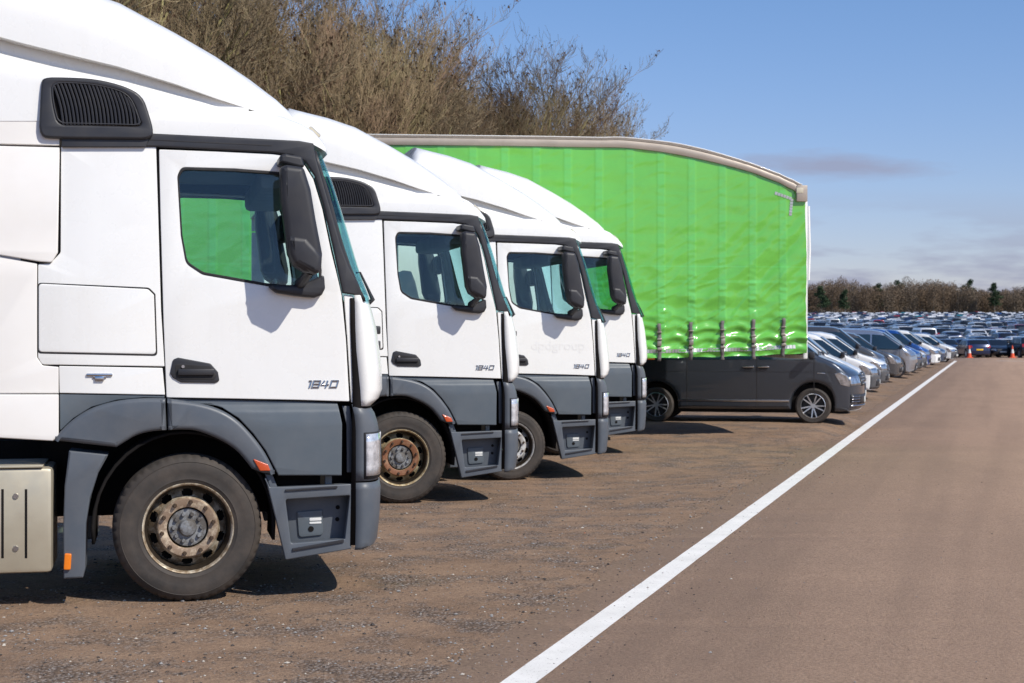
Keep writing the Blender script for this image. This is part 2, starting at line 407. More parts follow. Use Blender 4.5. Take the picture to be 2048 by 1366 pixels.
def make_truck(label, style, long_=True, group='white tractor units parked in a row'):
    T = empty('tractor_unit', label=label, cat='truck', group=group)
    # --- cab side panel behind the door with locker hatch
    side('cab_side_panel', [(121, 292), (312, 292), (316, 420), (322, 620), (329, 733), (84, 729, 8), (76, 715, 5), (76, 528, 4), (100, 527, 4), (121, 505, 10)], T, M['white'])
    side('lower_cab_panel', [(118, 732), (325, 736), (330, 790, 2), (119, 786, 2)], T, M['white'], out=-.002)
    side('locker_hatch', [(77, 567, 8), (296, 578, 12), (308, 590), (312, 709, 8), (77, 704, 8)], T, M['white'], out=.006, th=.02, bev=.007)
    side('locker_seal', [(75, 565, 8), (298, 575, 12), (311, 588), (315, 712, 8), (75, 707, 8)], T, M['seam'], out=.0015, th=.01, bev=.0005)
    # emblem
    bm = bmesh.new()
    a = P(173, 747); b = P(225, 752); c = P(199, 756)
    add_box(bm, a[0], b[0], -1.262, -1.25, b[1], a[1], .003)
    add_box(bm, c[0]-.03, c[0]+.03, -1.266, -1.25, c[1]-.02, c[1]+.012, .004)
    add_box(bm, c[0]-.045, c[0]+.045, -1.258, -1.25, c[1]-.004, c[1]+.02, .003)
    bmobj('winged_emblem', bm, M['chrome'], T)
    # --- doors
    for fl in (1, -1):
        ol = [PL(DOOR, 0, 2), PL(WINDOW, 0, 0)]
        dr = extrude2d('door', ol, 1.25, .035, .005, M['white'], T, TD, SXV, SZV, flip=fl)
        gl = extrude2d('window_glass', [PL(WINDOW, 0, 0)], 1.235, .006, .001, M['glass'], dr, TD, (), SZV, flip=fl, bres=0)
        fr = fillet([P(*p[:2])+((p[2]/292,) if len(p) > 2 else ()) for p in WINDOW], 0)
        cx = sum(p[0] for p in fr)/len(fr); cz = sum(p[1] for p in fr)/len(fr)
        inner = [(cx+(x-cx)*.972, cz+(z-cz)*.952) for x, z in fr]
        extrude2d('window_seal', [fr, inner], 1.2535, .012, .002, M['seam'], dr, TD, (), SZV, flip=fl)
        H = [(340, 747), (346, 719, 6), (356, 715, 5), (421, 727, 8), (436, 744, 6), (439, 762, 5), (430, 766), (362, 765, 8), (346, 756, 5)]
        extrude2d('handle_recess', [fillet([P(*q) for q in ((350, 728), (420, 732), (434, 752), (428, 760), (362, 759), (350, 750))], .02)], 1.264, .012, .002, M['seam'], dr, flip=fl)
        lk = P(366, 733); tube('door_lock', [(lk[0], -1.26*fl, lk[1]), (lk[0], -1.272*fl, lk[1])], .011, M['chrome'], dr, 10)
        hd = extrude2d('door_handle', [PL(H, 0, 2)], 1.262, .03, .006, M['black'], dr, flip=fl)
        bm = bmesh.new(); a = P(350, 738); b = P(428, 750)
        add_box(bm, a[0]+.02, b[0], -1.285 if fl > 0 else 1.262, -1.262 if fl > 0 else 1.285, b[1], a[1], .006)
        pass
        bmobj('handle_lever', bm, M['black'], dr)
        if fl > 0:
            p = P(614, 775)
            bm = bmesh.new(); G4 = {'1': [[(.1, 1), (.35, 1), (.35, 0)]], '8': [[(0, 0), (0, 1), (1, 1), (1, 0), (0, 0)], [(0, .5), (1, .5)]], '4': [[(.25, 1), (0, .4), (1, .4)], [(.72, 1), (.72, 0)]], '0': [[(0, 0), (0, 1), (1, 1), (1, 0), (0, 0)]]}
            cxx = 0
            for ch in '1840':
                for ln in G4[ch]:
                    for A, B in zip(ln, ln[1:]):
                        q = [Vector((p[0]+cxx+a_*.045+b_*.014, -1.252, p[1]+b_*.044)) for a_, b_ in (A, B)]
                        dq = (q[1]-q[0]).normalized()*.004; add_tube(bm, [q[0]-dq, q[1]+dq], .0062, 6)
                cxx += .034 if ch == '1' else .062
            bmobj('number_badge', bm, M['chrome'], dr)
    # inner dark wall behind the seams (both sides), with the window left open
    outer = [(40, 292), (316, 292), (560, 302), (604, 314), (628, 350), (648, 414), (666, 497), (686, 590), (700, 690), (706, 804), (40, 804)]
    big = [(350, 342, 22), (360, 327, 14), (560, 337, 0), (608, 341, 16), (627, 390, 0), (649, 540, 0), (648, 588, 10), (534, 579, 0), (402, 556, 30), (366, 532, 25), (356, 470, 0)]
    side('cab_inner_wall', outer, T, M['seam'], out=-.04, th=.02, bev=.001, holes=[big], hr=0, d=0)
    # --- roof rail and A-pillar in black
    rail = [(288, 266, 3), (305, 265), (430, 271), (545, 277), (600, 280), (628, 285, 2), (634, 318), (661, 414), (682, 491), (697, 531), (711, 557), (734, 601, 2), (722, 592), (685, 586, 2), (667, 497), (649, 416), (631, 352), (612, 322), (585, 309), (548, 304), (430, 298), (305, 292), (160, 292), (122, 291), (122, 270)]
    side('roof_rail_and_pillar', rail, T, M['black'], out=.016, th=.05, bev=.010, d=0)
    side('rail_groove', [(300, 277), (545, 289), (545, 291), (300, 279)], T, M['seam'], out=.0175, th=.01, bev=.0006, d=0)
    # --- roof
    top = [(60, 214), (200, 212), (300, 210), (400, 211), (470, 214), (520, 221), (560, 232), (595, 248), (618, 263), (634, 278), (643, 291), (647, 300)]
    bot = [(60, 268), (200, 268), (300, 268), (400, 272), (470, 276), (520, 278), (560, 281), (595, 283), (618, 288), (634, 296), (643, 301), (647, 305)]
    st = []
    for i, (a, b) in enumerate(zip(top, bot)):
        u, zt = P(a[0], a[1], .45 if a[0] > 500 else .3); _, zb = P(a[0], b[1], .05)
        w = 1.25-tumble(zb)-.006; w *= [1, 1, 1, 1, 1, 1, 1, .995, .985, .965, .94, .90][i]
        st.append((u, zb, max(zt, zb+.015), w, 5.0 if i < 9 else 4.0))
    loft('roof', st, M['white'], T, smooth=50)
    def roofz(u, y):
        for A, B in zip(st, st[1:]):
            if A[0] <= u <= B[0]:
                t = (u-A[0])/(B[0]-A[0]); zb, zt, w, e = [A[q]+(B[q]-A[q])*t for q in (1, 2, 3, 4)]
                return zb+(zt-zb)*max(0, 1-(abs(y)/w)**e)**(1/e)
        return 3.2
    for fl in (-1, 1):
        us = [P(x, 240, .2)[0] for x in (524, 540, 560, 580, 600, 614, 624)]
        tube('roof_moulding', [(u, fl*.98, roofz(u, .98)-.004) for u in us], [.008, .018, .024, .026, .024, .018, .010], M['white'], T, 10)
        u0 = P(631, 272, .2)[0]
        bm = bmesh.new(); add_box(bm, -.05, .05, -.05, .05, -.016, .016, .012)
        o = bmobj('marker_lamp', bm, M['lens'], T); o.location = (u0, fl*.95, roofz(u0, .95)+.012); o.rotation_euler = (fl*-.25, R(42), 0)
    # --- aerofoil above the roof
    ft = [(-90, -98), (-60, -86), (0, -68), (60, -50), (150, -27), (240, 3), (350, 62), (430, 107), (500, 153), (550, 192), (578, 217), (592, 236)]
    fb = [(-90, 50), (-60, 57), (0, 72), (60, 89), (150, 112), (240, 134), (350, 168), (430, 196), (500, 217), (550, 224), (578, 230), (592, 240)]
    st = []
    for i, (a, b) in enumerate(zip(ft, fb)):
        u, zt = P(a[0], a[1], .55); _, zb = P(a[0], b[1], .1)
        w = [1.17, 1.18, 1.18, 1.18, 1.18, 1.17, 1.15, 1.12, 1.06, .98, .88, .74][i]
        st.append((u, zb, zt, w, [4.2, 4.2, 4.2, 4.2, 4.2, 4, 3.8, 3.5, 3.2, 3, 2.8, 2.6][i]))
    if not long_:
        u_, z_ = P(25, -60, .55); st = [q for q in st if q[0] > u_+.05]; st = [(u_-.10, st[0][1], z_-.14, 1.165, 4.2), (u_, st[0][1]-.02, z_, 1.17, 4.2)]+st
    loft('roof_spoiler', st, M['white'], T, n=40, smooth=60)
    # lower fairing under the aerofoil
    ft = [(-90, 62), (0, 91), (100, 118), (250, 150), (330, 171), (400, 190), (485, 216)]
    st = [(P(x, y)[0], P(x, 240)[1], P(x, y, .08)[1], 1.2-.0004*max(0, x-200), 8.0) for x, y in ft]
    loft('lower_fairing', st, M['white'], T, nexp=8, n=32)
    loft('spoiler_gap_filler', [(P(x, 100)[0], P(x, 240)[1], P(x, y, .1)[1], 1.08, 8.0) for x, y in ((-88, 20), (60, 60), (250, 110), (400, 165), (500, 200))], M['white'], T, nexp=8, n=24)  # added white filler, lightens the gap under the spoiler to grey
    # --- side collar behind the cab
    side('side_collar_upper', [(-85, 118), (0, 130, 20), (90, 148, 8), (118, 180), (118, 289, 2), (0, 286), (-85, 284)], T, M['cream'], out=.012, th=.04, bev=.006)
    side('side_collar_middle', [(-85, 288), (0, 290), (118, 293, 2), (115, 505, 8), (103, 525, 8), (78, 523, 6), (0, 510), (-85, 498)], T, M['cream'], out=.022, th=.045, bev=.008)
    side('side_collar_lower', [(-85, 500), (0, 513), (74, 527, 3), (74, 715, 6), (85, 731, 5), (117, 734, 2), (117, 787, 1), (-85, 787)], T, M['cream'], out=.004, th=.03, bev=.006)
    side('side_skirt', [(-85, 789), (117, 789, 2), (117, 872), (106, 882, 3), (0, 876), (-85, 868)], T, M['cream'], out=.016, th=.04, bev=.008)
    # --- air intake
    G = chaikin([(84, 150), (130, 150), (190, 153), (250, 168), (285, 188), (298, 225), (308, 262), (300, 277), (250, 276), (110, 275), (76, 272), (78, 215), (80, 165)])
    Gi = chaikin([(103, 162), (150, 163), (200, 168), (250, 182), (268, 204), (276, 230), (285, 251), (240, 249), (150, 247), (116, 247), (108, 220), (103, 190)])
    ai = side('air_intake', G, T, M['black'], out=.055, th=.09, bev=.016, holes=[Gi], far=False)
    extrude2d('intake_lip', [PL(Gi, 0), PL([((q[0]-189)*.965+189, (q[1]-207)*.94+207) for q in Gi], 0)], 1.305, .03, .003, M['black'], ai, TD, (), SZV)
    bm = bmesh.new()
    n = 21
    for k in range(n):
        t = (k+.5)/n; xt = 100+t*166; xb = 122+t*160
        yt = 162 if xt < 160 else 162+(xt-160)**1.6*.018 if xt < 250 else 186+(xt-250)*1.4
        pts = []
        for q in range(6):
            s = q/5; x = xt+(xb-xt)*s+4*math.sin(s*math.pi); y = yt+(248-yt)*s
            u, z = P(x, y, -.03); pts.append((u, -1.296+tumble(z), z))
        for A, B in zip(pts, pts[1:]):
            add_tube(bm, [A, B], .0085, 6, False)
    bmobj('intake_louvres', bm, M['black'], ai)
    extrude2d('intake_recess', [PL(Gi, 0)], 1.279, .01, .001, M['dark'], ai, TD, (), SZV)
    side('intake_shadow_box', [(122, 268), (300, 268), (292, 292, 3), (122, 292)], T, M['black'], out=.03, th=.05, bev=.004, far=False)  # black plate put in as the shade below the intake
    # --- windscreen and front
    ws = [(301, 629, 647), (330, 636, 660), (370, 647, 675), (414, 659, 689), (451, 668, 700), (491, 679, 711), (530, 693, 721), (560, 706, 730), (590, 720, 741), (603, 726, 744)]
    wsg = shell('windscreen', ws, M['screen'], T, p=3.6, yw=1.225, thick=.006, a0=.02, a1=.98, d=.25)
    for a0, a1 in ((.0, .02), (.98, 1.)):
        shell('pillar_wrap', ws, M['black'], T, p=3.6, yw=1.235, a0=a0, a1=a1, n=8, off=.002, d=.25)
    fr = [(589, 708, 738), (605, 709, 745), (625, 709.5, 752), (655, 710, 761), (700, 712, 768), (740, 716, 772.5), (780, 720, 773), (798, 721, 765), (812, 722, 745)]
    shell('front_panel', fr, M['white'], T, p=3.4, off=.0)
    side('corner_strip', [(688, 590), (706, 591), (709, 650), (717, 806, 2), (703, 805, 2), (695, 680)], T, M['white'], out=-.006, far=True)
    side('air_deflector_slot', [(709, 645, 1), (716, 660), (722, 750), (722, 806, 1), (716, 806), (712, 700)], T, M['grey'], out=.004, th=.03)
    nl = shell('nose_lining', [(596, 700, 722), (640, 700, 738), (780, 705, 750), (1090, 700, 745)], M['dark'], T, p=3.4)
    bz = [(808, 703, 742), (830, 708, 757), (847, 710, 763), (863, 711, 766), (900, 711, 767), (940, 711, 767), (962, 711, 766)]
    shell('upper_bumper', bz, M['grey'], T, p=3.4, off=.0)
    lb = [(965, 711, 767), (980, 711, 770), (1034, 711, 768), (1085, 710, 762), (1093, 710, 756), (1099, 709, 735)]
    shell('lower_bumper', lb, M['grey'], T, p=3.4, off=.002)
    for a0, a1 in ((.042, .30), (.70, .958)):
        hl = [(868, 711, 768), (885, 711, 769), (910, 711, 769), (935, 711, 769), (952, 711, 768)]
        shell('headlight', hl, M['trucklamp'], T, p=3.4, a0=a0, a1=a1, off=.012, n=10)
        shell('headlight_seal', [(865, 711, 768)]+hl[1:4]+[(958, 711, 768)], M['seam'], T, p=3.4, a0=a0-.012, a1=a1+.012, off=.006, n=10)
    bm = bmesh.new()
    for yp in (660, 690, 720, 750): 
        u, z = P(772, yp, .25); add_box(bm, u-.07, u-.012, -.8, .8, z-.03, z+.03, .008)
    bmobj('radiator_grille', bm, M['black'], T)
    u0, z0 = P(765, 1000, .25); box('number_plate_holder', u0-.01, u0+.018, -.28, .28, z0-.06, z0+.06, M['black'], T)
    # sun: wiper
    w = [P(718, 544, .05), P(726, 543, 0), P(741, 575, 0), P(752, 598, 0), P(744, 606, 0)]
    tube('windscreen_wiper', [(w[0][0], -1.05, w[0][1]), (w[1][0], -1.08, w[1][1]), (w[2][0], -1.08, w[2][1]), (w[3][0], -1.06, w[3][1]), (w[4][0], -1.0, w[4][1])], [.006, .008, .011, .018, .02], M['black'], T, 6)
    # --- lower grey bodywork
    arch_o = [(121, 861), (146, 836), (183, 813), (233, 799), (288, 794.5), (330, 795), (400, 805), (442, 818), (475, 838), (504, 868), (529, 901), (546, 934), (553, 949)]
    side('rear_arch_corner', [(119, 788, 1), (329, 791, 1), (329, 796), (288, 795), (233, 800), (183, 814), (146, 837), (120, 862)], T, M['grey2'], out=-.012, th=.03)
    side('door_step_cover', [(333, 799, 1), (450, 800), (600, 803), (675, 806, 2), (683, 847), (682, 950, 2), (556, 950, 1), (548, 934), (531, 901), (506, 867), (477, 836), (444, 815), (400, 803)], T, M['grey2'], out=-.022, th=.04, bev=.008, df=TG, sz=[1.2, 1.23, 1.26, 1.285, 1.30, 1.31, 1.32, 1.33, 1.34, 1.35, 1.36, 1.37])
    ra = chaikin([(107, 881, 1), (121, 862), (146, 838), (183, 815), (233, 801), (288, 796), (331, 797, 1), (333, 861, 1), (309, 862), (275, 869), (250, 884), (233, 895, 1)])
    side('rear_wheel_arch', ra, T, M['grey'], out=.035, th=.12, bev=.030, r=1)
    fa = chaikin([(334, 797, 1), (400, 806), (442, 819), (475, 839), (504, 869), (529, 902), (546, 935), (551, 949, 1), (527, 947, 1), (504, 938, 1), (475, 901), (442, 880), (400, 863), (375, 859), (336, 861, 1)])
    side('front_wheel_arch', fa, T, M['grey'], out=.035, th=.12, bev=.030, r=1)
    side('side_marker_lamp', [(505, 917, 2), (536, 929, 3), (541, 942, 2), (520, 942, 2)], T, M['redlens'], out=.045, th=.04, bev=.006)
    side('mudguard', [(138, 901, 2), (217, 909, 2), (196, 947), (180, 997), (172, 1047), (170.5, 1137, 3), (166, 1156, 3), (127, 1158, 2), (126, 1055), (129, 972)], T, M['grey'], out=-.02, th=.30, bev=.012)
    side('rear_side_marker', [(129, 1107, 3), (143, 1108, 3), (141, 1140, 3), (127, 1140, 3)], T, M['orange'], out=.005, th=.04, bev=.006)
    # entry step
    st_o = [(529, 950, 2), (540, 974), (562, 974), (706, 968, 3), (706, 985), (703, 1098, 3), (571, 1120, 3), (552, 1040)]
    st_i = [(572, 1000, 5), (704, 992, 3), (701, 1080, 1), (582, 1086, 5)]
    es = side('entry_step', st_o, T, M['grey'], out=.0, th=.10, bev=.008, holes=[[(571, 999, 5), (700, 991, 3), (690, 1078, 2), (582, 1087, 5)]])
    side('step_back_panel', [(560, 980), (706, 980), (704, 1096), (575, 1110)], T, M['grey'], out=-.15, th=.02, d=0)
    side('step_cover_plate', [(594, 1024, 4), (645, 1020, 4), (647, 1070, 8), (598, 1075, 8)], T, M['grey2'], out=-.135, th=.02, d=.13, bev=.004)
    side('plate_sticker', [(619, 1036), (643, 1035), (643, 1041), (619, 1042)], T, M['sticker'], out=-.131, th=.006, bev=.001, d=.13, far=False)
    side('plate_sticker', [(619, 1044), (643, 1043), (643, 1047), (619, 1048)], T, M['sticker'], out=-.131, th=.006, bev=.001, d=.13, far=False)
    for x, y, r in ((622, 1058, .020), (676, 1015, .015), (675, 1039, .015)):
        u, z = P(x, y, .13); tube('step_hole', [(u, -1.104 if x > 650 else -1.119, z), (u, -1.09, z)], r, M['dark'], T, 16)
    side('upper_step_tread', [(571, 979, 1), (675, 972, 1), (675, 976, 1), (571, 983, 1)], T, M['black'], out=.012, th=.08, bev=.002)
    side('lower_step_tread', [(585, 1097, 1), (688, 1079, 1), (688, 1085, 1), (585, 1103, 1)], T, M['black'], out=.012, th=.08, bev=.002)
    side('step_support', [(530, 948, 1), (545, 948), (556, 978), (541, 978, 1)], T, M['grey'], out=-.03, th=.05)
    side('step_bracket', [(650, 951), (664, 951), (664, 972), (650, 972)], T, M['grey2'], out=-.06, th=.04)
    side('bumper_gap_column', [(684, 812, 1), (700, 812, 1), (705, 848), (706, 945, 1), (694, 945, 1), (693, 850)], T, M['grey'], out=-.05, th=.03)
    side('cab_gap_lining', [(545, 806), (712, 808), (712, 1095), (700, 1097), (556, 990)], T, M['dark'], out=-.18, th=.03, d=0)
    # --- mirrors on both sides
    for fl in (1, -1):
        MO = [(559, 336, 8), (572, 331, 6), (606, 336, 12), (620, 380), (630, 440), (643, 508), (641, 540, 8), (631, 549, 6), (605, 545), (584, 531, 8), (574, 508, 8), (566, 440), (560, 400)]
        m_ = extrude2d('mirror', [PL(MO, -.26)], 1.60, .17, .045, M['black'], T, flip=fl, bres=3)
        extrude2d('lower_mirror_cover', [PL([(575, 470, 4), (612, 476, 10), (630, 496, 8), (642, 512), (638, 545, 6), (628, 550), (586, 529, 8), (576, 508)], -.26)], 1.612, .17, .04, M['black'], m_, flip=fl, bres=3)
        extrude2d('mirror_upper_arm', [PL([(559, 312, 5), (570, 309, 3), (602, 315, 6), (608, 334, 4), (600, 338), (557, 327, 4)], -.18)], 1.50, .30, .02, M['black'], m_, flip=fl)
        extrude2d('mirror_foot', [PL([(534, 572, 3), (560, 570), (600, 570), (632, 556), (648, 549, 6), (650, 577, 8), (643, 591, 8), (628, 596), (590, 592), (552, 586, 4)], -.05)], 1.33, .09, .022, M['black'], m_, flip=fl)
        k = P(618, 552, -.2)
        tube('mirror_lower_arm', [(k[0], -1.50*fl, k[1]+.03), (k[0]-.03, -1.42*fl, k[1]-.02), (k[0]-.05, -1.30*fl, k[1]-.05)], [.03, .035, .04], M['black'], m_, 10)
        # mirror glass facing backwards
        a = P(562, 350, -.26); b = P(578, 500, -.26)
        mobj('mirror_glass', [(a[0]-.004, -1.585*fl, a[1]), (a[0]-.004, -1.45*fl, a[1]), (b[0]-.008, -1.45*fl, b[1]), (b[0]-.008, -1.585*fl, b[1])], [(0, 1, 2, 3)], M['chrome'], m_, fixn=False)
    # --- cab interior
    zf = P(0, 720)[1]; ub = P(128, 0)[0]
    box('cab_floor', ub, 1.0, -1.15, 1.15, zf-.1, zf, M['trim'], T)
    box('cab_back_wall', ub-.02, ub+.03, -1.17, 1.17, 1.3, 3.12, M['trim'], T)
    box('cab_ceiling', ub, .86, -1.12, 1.12, 3.08, 3.11, M['lining'], T)
    box('overhead_shelf', .50, .80, -1.08, 1.08, 2.86, 3.02, M['trim'], T, .04)
    bm = bmesh.new(); add_box(bm, .70, 1.05, -1.12, 1.12, 1.5, 2.06, .06); add_box(bm, .60, .85, -.95, -.30, 1.95, 2.16, .07)
    bmobj('dashboard', bm, M['trim'], T)
    box('bunk', ub, ub+.6, -1.1, 1.1, 1.6, 1.78, M['cloth'], T, .04)
    for y in (-.66, .66):
        bm = bmesh.new()
        add_box(bm, -.40, .13, y-.25, y+.25, 1.75, 1.92, .05)
        add_box(bm, -.47, -.25, y-.24, y+.24, 1.85, 2.58, .07)
        add_box(bm, -.45, -.30, y-.15, y+.15, 2.54, 2.76, .05)
        add_box(bm, -.33, .09, y-.2, y+.2, 1.4, 1.76, .03)
        for v in bm.verts:
            if v.co.z > 1.92: v.co.x -= (v.co.z-1.92)*.16
        s_ = bmobj('seat', bm, M['cloth'], T)
        box('seat_belt_cover', -.52, -.36, y-.27, y-.235, 1.9, 2.3, M['red'] if y < 0 else M['trim'], s_)
    c = Vector((.50, -.62, 2.06)); pts = []
    for k in range(25):
        a = k*2*math.pi/24; pts.append(c+Vector((.22*math.cos(a)*.62, .22*math.sin(a), .22*math.cos(a)*.78)))
    bm = bmesh.new(); add_tube(bm, pts, .018, 6, False); add_tube(bm, [c, c+Vector((.25, 0, -.3))], .04, 8)
    for a in (0, 2.2, -2.2): add_tube(bm, [c, c+Vector((.22*math.cos(a)*.62, .22*math.sin(a), .22*math.cos(a)*.78))], .02, 6)
    bmobj('steering_wheel', bm, M['black'], T)
    # kerb mirror on the far side, seen through the cab
    bm = bmesh.new(); add_box(bm, .78, .92, 1.22, 1.50, 2.62, 2.86, .06); bmobj('kerb_mirror', bm, M['black'], T)
    # --- chassis
    bm = bmesh.new()
    for y in (-.40, .33): add_box(bm, -4.7, .95, y, y+.08, .82, 1.08, .004)
    for x in (-4.4, -3.0, -1.9, -.9): add_box(bm, x, x+.12, -.36, .36, .84, 1.04, .004)
    bmobj('chassis_frame', bm, M['dark'], T)
    box('engine', -1.0, .95, -.55, .55, .55, 1.36, M['dark'], T, .05)
    box('front_axle', -.09, .09, -.85, .85, .42, .56, M['dark'], T, .02)
    # wheel-well liners
    for fl in (-1, 1):
        V = []; Fc = []; n = 20
        for k in range(n+1):
            a = R(-8+196*k/n); r = .60
            for y in (1.19, .62): V.append((r*math.cos(a)*1.04-.02, fl*y, .507+r*math.sin(a)*1.12))
        Fc = [(2*k, 2*k+1, 2*k+3, 2*k+2) for k in range(n)]
        o = mobj('wheel_well_liner', V, Fc, M['dark'], T); m = o.modifiers.new('thickness', 'SOLIDIFY'); m.thickness = .02
        box('wheel_well_back', -1.0, .9, fl*.62-.01, fl*.62+.01, .55, 1.4, M['dark'], T, 0)
    # side tank with slots
    a = P(-160, 940); b = P(104, 1146)
    bm = bmesh.new(); add_box(bm, a[0], b[0], -1.23, -.62, b[1], a[1], .03)
    tk = bmobj('side_tank', bm, M['alu'], T)
    bm = bmesh.new()
    for x in (-40, 5, 52): 
        q = P(x-3, 978, .02); w2 = P(x+3, 1117, .02); add_box(bm, q[0], w2[0], -1.2315, -1.21, w2[1], q[1], .004)
    bmobj('tank_slots', bm, M['dark'], tk)
    for x in (-20, 31):
        for y in (993, 1098): q = P(x, y); tube('tank_bolt', [(q[0], -1.238, q[1]), (q[0], -1.22, q[1])], [.018, .024], M['chrome'], tk, 12)
    box('tank_top_tread', a[0], b[0]-.06, -1.24, -.62, a[1]+.002, a[1]+.018, M['alu'], tk, .003)
    add = bmesh.new(); add_box(add, -1.9, -1.3, .62, 1.22, .35, .95, .06); bmobj('fuel_tank', add, M['alu'], T)
    lathe('fifth_wheel', [(.0001, -.03), (.45, -.03), (.47, 0), (.45, .03), (.0001, .03)], M['dark'], T, 32).matrix_local = Matrix.Translation((-3.4, 0, 1.16)) @ Matrix.Rotation(R(90), 4, 'X')
    # wheels
    rad = .463 if style[0] == 'white' else .507
    truck_wheel(T, .0, -1.045, style[0], rad, style[1]); truck_wheel(T, .0, 1.045, 'plain', rad, style[1], -1)
    truck_wheel(T, -3.65, -1.05, 'plain', rad); truck_wheel(T, -3.65, 1.05, 'plain', rad, 0, -1)
    bm = bmesh.new()
    for fl in (-1, 1):
        n = 16
        for k in range(n):
            a0 = R(20+140*k/n); a1 = R(20+140*(k+1)/n); r = .58
            vs = [bm.verts.new((-3.65+r*math.cos(a), y, .507+r*math.sin(a))) for a, y in ((a0, fl*.78), (a1, fl*.78), (a1, fl*1.24), (a0, fl*1.24))]
            bm.faces.new(vs)
    bmesh.ops.remove_doubles(bm, verts=bm.verts, dist=1e-4)
    o = bmobj('rear_mudguards', bm, M['black'], T); m = o.modifiers.new('thickness', 'SOLIDIFY'); m.thickness = .02
    return T
def place_truck(D, x_nose, dz, label, style):
    T = make_truck(label, style, D < 15)
    X = (x_nose-1024)/F*(D+.27)-1.27*CY          # world X of the near front wheel centre
    T.location = (X-1.25*SY, D+1.25*CY, dz); T.rotation_euler.z = YAW
    return T
TRK = [place_truck(D1, 770, 0, 'white tractor unit nearest the camera, with brown muddy wheel and silver side tank in view', ('dirty', R(2))),
       place_truck(18.1, 1030, -.03, 'white tractor unit with the rusty orange wheel nut ring, just behind the nearest one', ('rusty', R(0))),
       place_truck(21.5, 1213, -.085, 'white tractor unit with white front rim and faded ghost lettering on its door', ('white', R(-2))),
       place_truck(24.8, 1290, .02, 'white tractor unit farthest from the camera, its nose in front of the green curtain trailer', ('dirty', R(0)))]
TRK[0].location.x = XW-1.25*SY
# ghost of removed lettering on the third truck's door
gm = paint('ghost_lettering', (.80, .79, .765), .35, .05)
for ch in TRK[2].children:
    if ch.name.startswith('door') and any(k.name.startswith('number_badge') for k in ch.children):
        a = P(455, 700)
        text_mesh('faded_lettering', 'dpdgroup', .17, gm, ch, (a[0]-.02, -1.2515, a[1]-.02), .0005, 0, sx=1.1)

# ------------------------------------------------------------------ ground, road, line
from mathutils import noise as mn
KR = .2923                                        # the road runs off to the right of straight ahead
def lineX(y): return -.05+KR*(y-8.75)
def sstep(a, b, t):
    t = min(1, max(0, (t-a)/(b-a))); return t*t*(3-2*t)
RUTS = [(18.6, -.03), (21.9, -.08), (25.5, .015), (27.6, .02), (30.2, .13), (60, .12), (90, .05), (110, 0)]
FS = .0166
def gz(x, y):
    near = 0.
    if y < 130:
        off = lineX(y)-x                          # metres to the left of the line
        f_ = sstep(26, 29, y)*sstep(37, 34, y); w = sstep(.65-.5*f_, 2.0-1.45*f_, off)
        pts = [(14, 0)]+RUTS+[(130, 0)]
        for (a, za), (b, zb) in zip(pts, pts[1:]):
            if a <= y < b: near = (za+(zb-za)*(y-a)/(b-a))*w
        near += w*.012*mn.noise(Vector((x*.7, y*.7, 0)))
    far = 0.
    if y > 118: far = -.10*sstep(118, 128, y)+FS*max(0, y-140)*sstep(135, 175, y)
    if y > 640: far = -.10+FS*500+.002*(y-640)
    return near+far
def axis(lo, hi, fine_lo, fine_hi, df, g=1.12, mx=30):
    v = [fine_lo]; 
    while v[-1] < fine_hi: v.append(v[-1]+df)
    d = df
    while v[-1] < hi: d = min(mx, d*g); v.append(v[-1]+d)
    d = df; w = [fine_lo]
    while w[-1] > lo: d = min(mx, d*g); w.append(w[-1]-d)
    return w[:0:-1]+v
gx = axis(-420, 900, -7, 12, .35); gx = [v for v in gx if v < 12]+list(np.arange(12.3, 36, .6))+[v+24 for v in gx if v >= 12.3]; gy = axis(-60, 1500, 7, 60, .45, 1.06)
V = [(x, y, gz(x, y)) for y in gy for x in gx]; nx = len(gx)
Fc = [(j*nx+i, j*nx+i+1, (j+1)*nx+i+1, (j+1)*nx+i) for j in range(len(gy)-1) for i in range(nx-1)]
t = NT('packed_dirt_and_gravel')
co = t.co()
streak = t.noise(1.6, 9, .78, stretch=(.8, 1.1, 1))
fine = t.noise(26, 5, .7); grit = t.noise(95, 3, .6)
c0 = t.ramp(streak, [(.28, (.225, .144, .090)), (.46, (.345, .226, .145)), (.60, (.42, .280, .180)), (.78, (.325, .226, .155))])
c1 = t.mix(t.ramp(fine, [(.35, (0, 0, 0)), (.62, (.75,)*3)]), t.mix(.55, c0, (.15, .098, .068)), c0)
vor = t.new('ShaderNodeTexVoronoi'); vor.inputs['Scale'].default_value = 42; t.l.new(co, vor.inputs['Vector'])
bwn = t.new('ShaderNodeRGBToBW'); t.l.new(vor.outputs['Color'], bwn.inputs[0])
gp = t.ramp(t.noise(1.5, 7, .8), [(.47, (0, 0, 0)), (.60, (1, 1, 1))])
stone = t.mix(t.ramp(vor.outputs['Distance'], [(.25, (1, 1, 1)), (.5, (0, 0, 0))]), (.08, .065, .055), t.mix(.6, bwn.outputs[0], (.36, .30, .25)))
c2 = t.mix(t.math('MULTIPLY', gp, .65), c1, stone)
c3 = t.mix(t.ramp(grit, [(.30, (.5,)*3), (.45, (0, 0, 0))]), c2, (.05, .04, .033))
c4 = t.mix(t.ramp(t.noise(70, 2, .5), [(.68, (0, 0, 0)), (.73, (.7,)*3)]), c3, (.50, .45, .38))
gr = t.ramp(t.noise(.55, 6, .75), [(.60, (0, 0, 0)), (.75, (.35,)*3)])
c5 = t.mix(gr, c4, (.13, .12, .055))
sepg = t.new('ShaderNodeSeparateXYZ'); t.l.new(co, sepg.inputs[0])
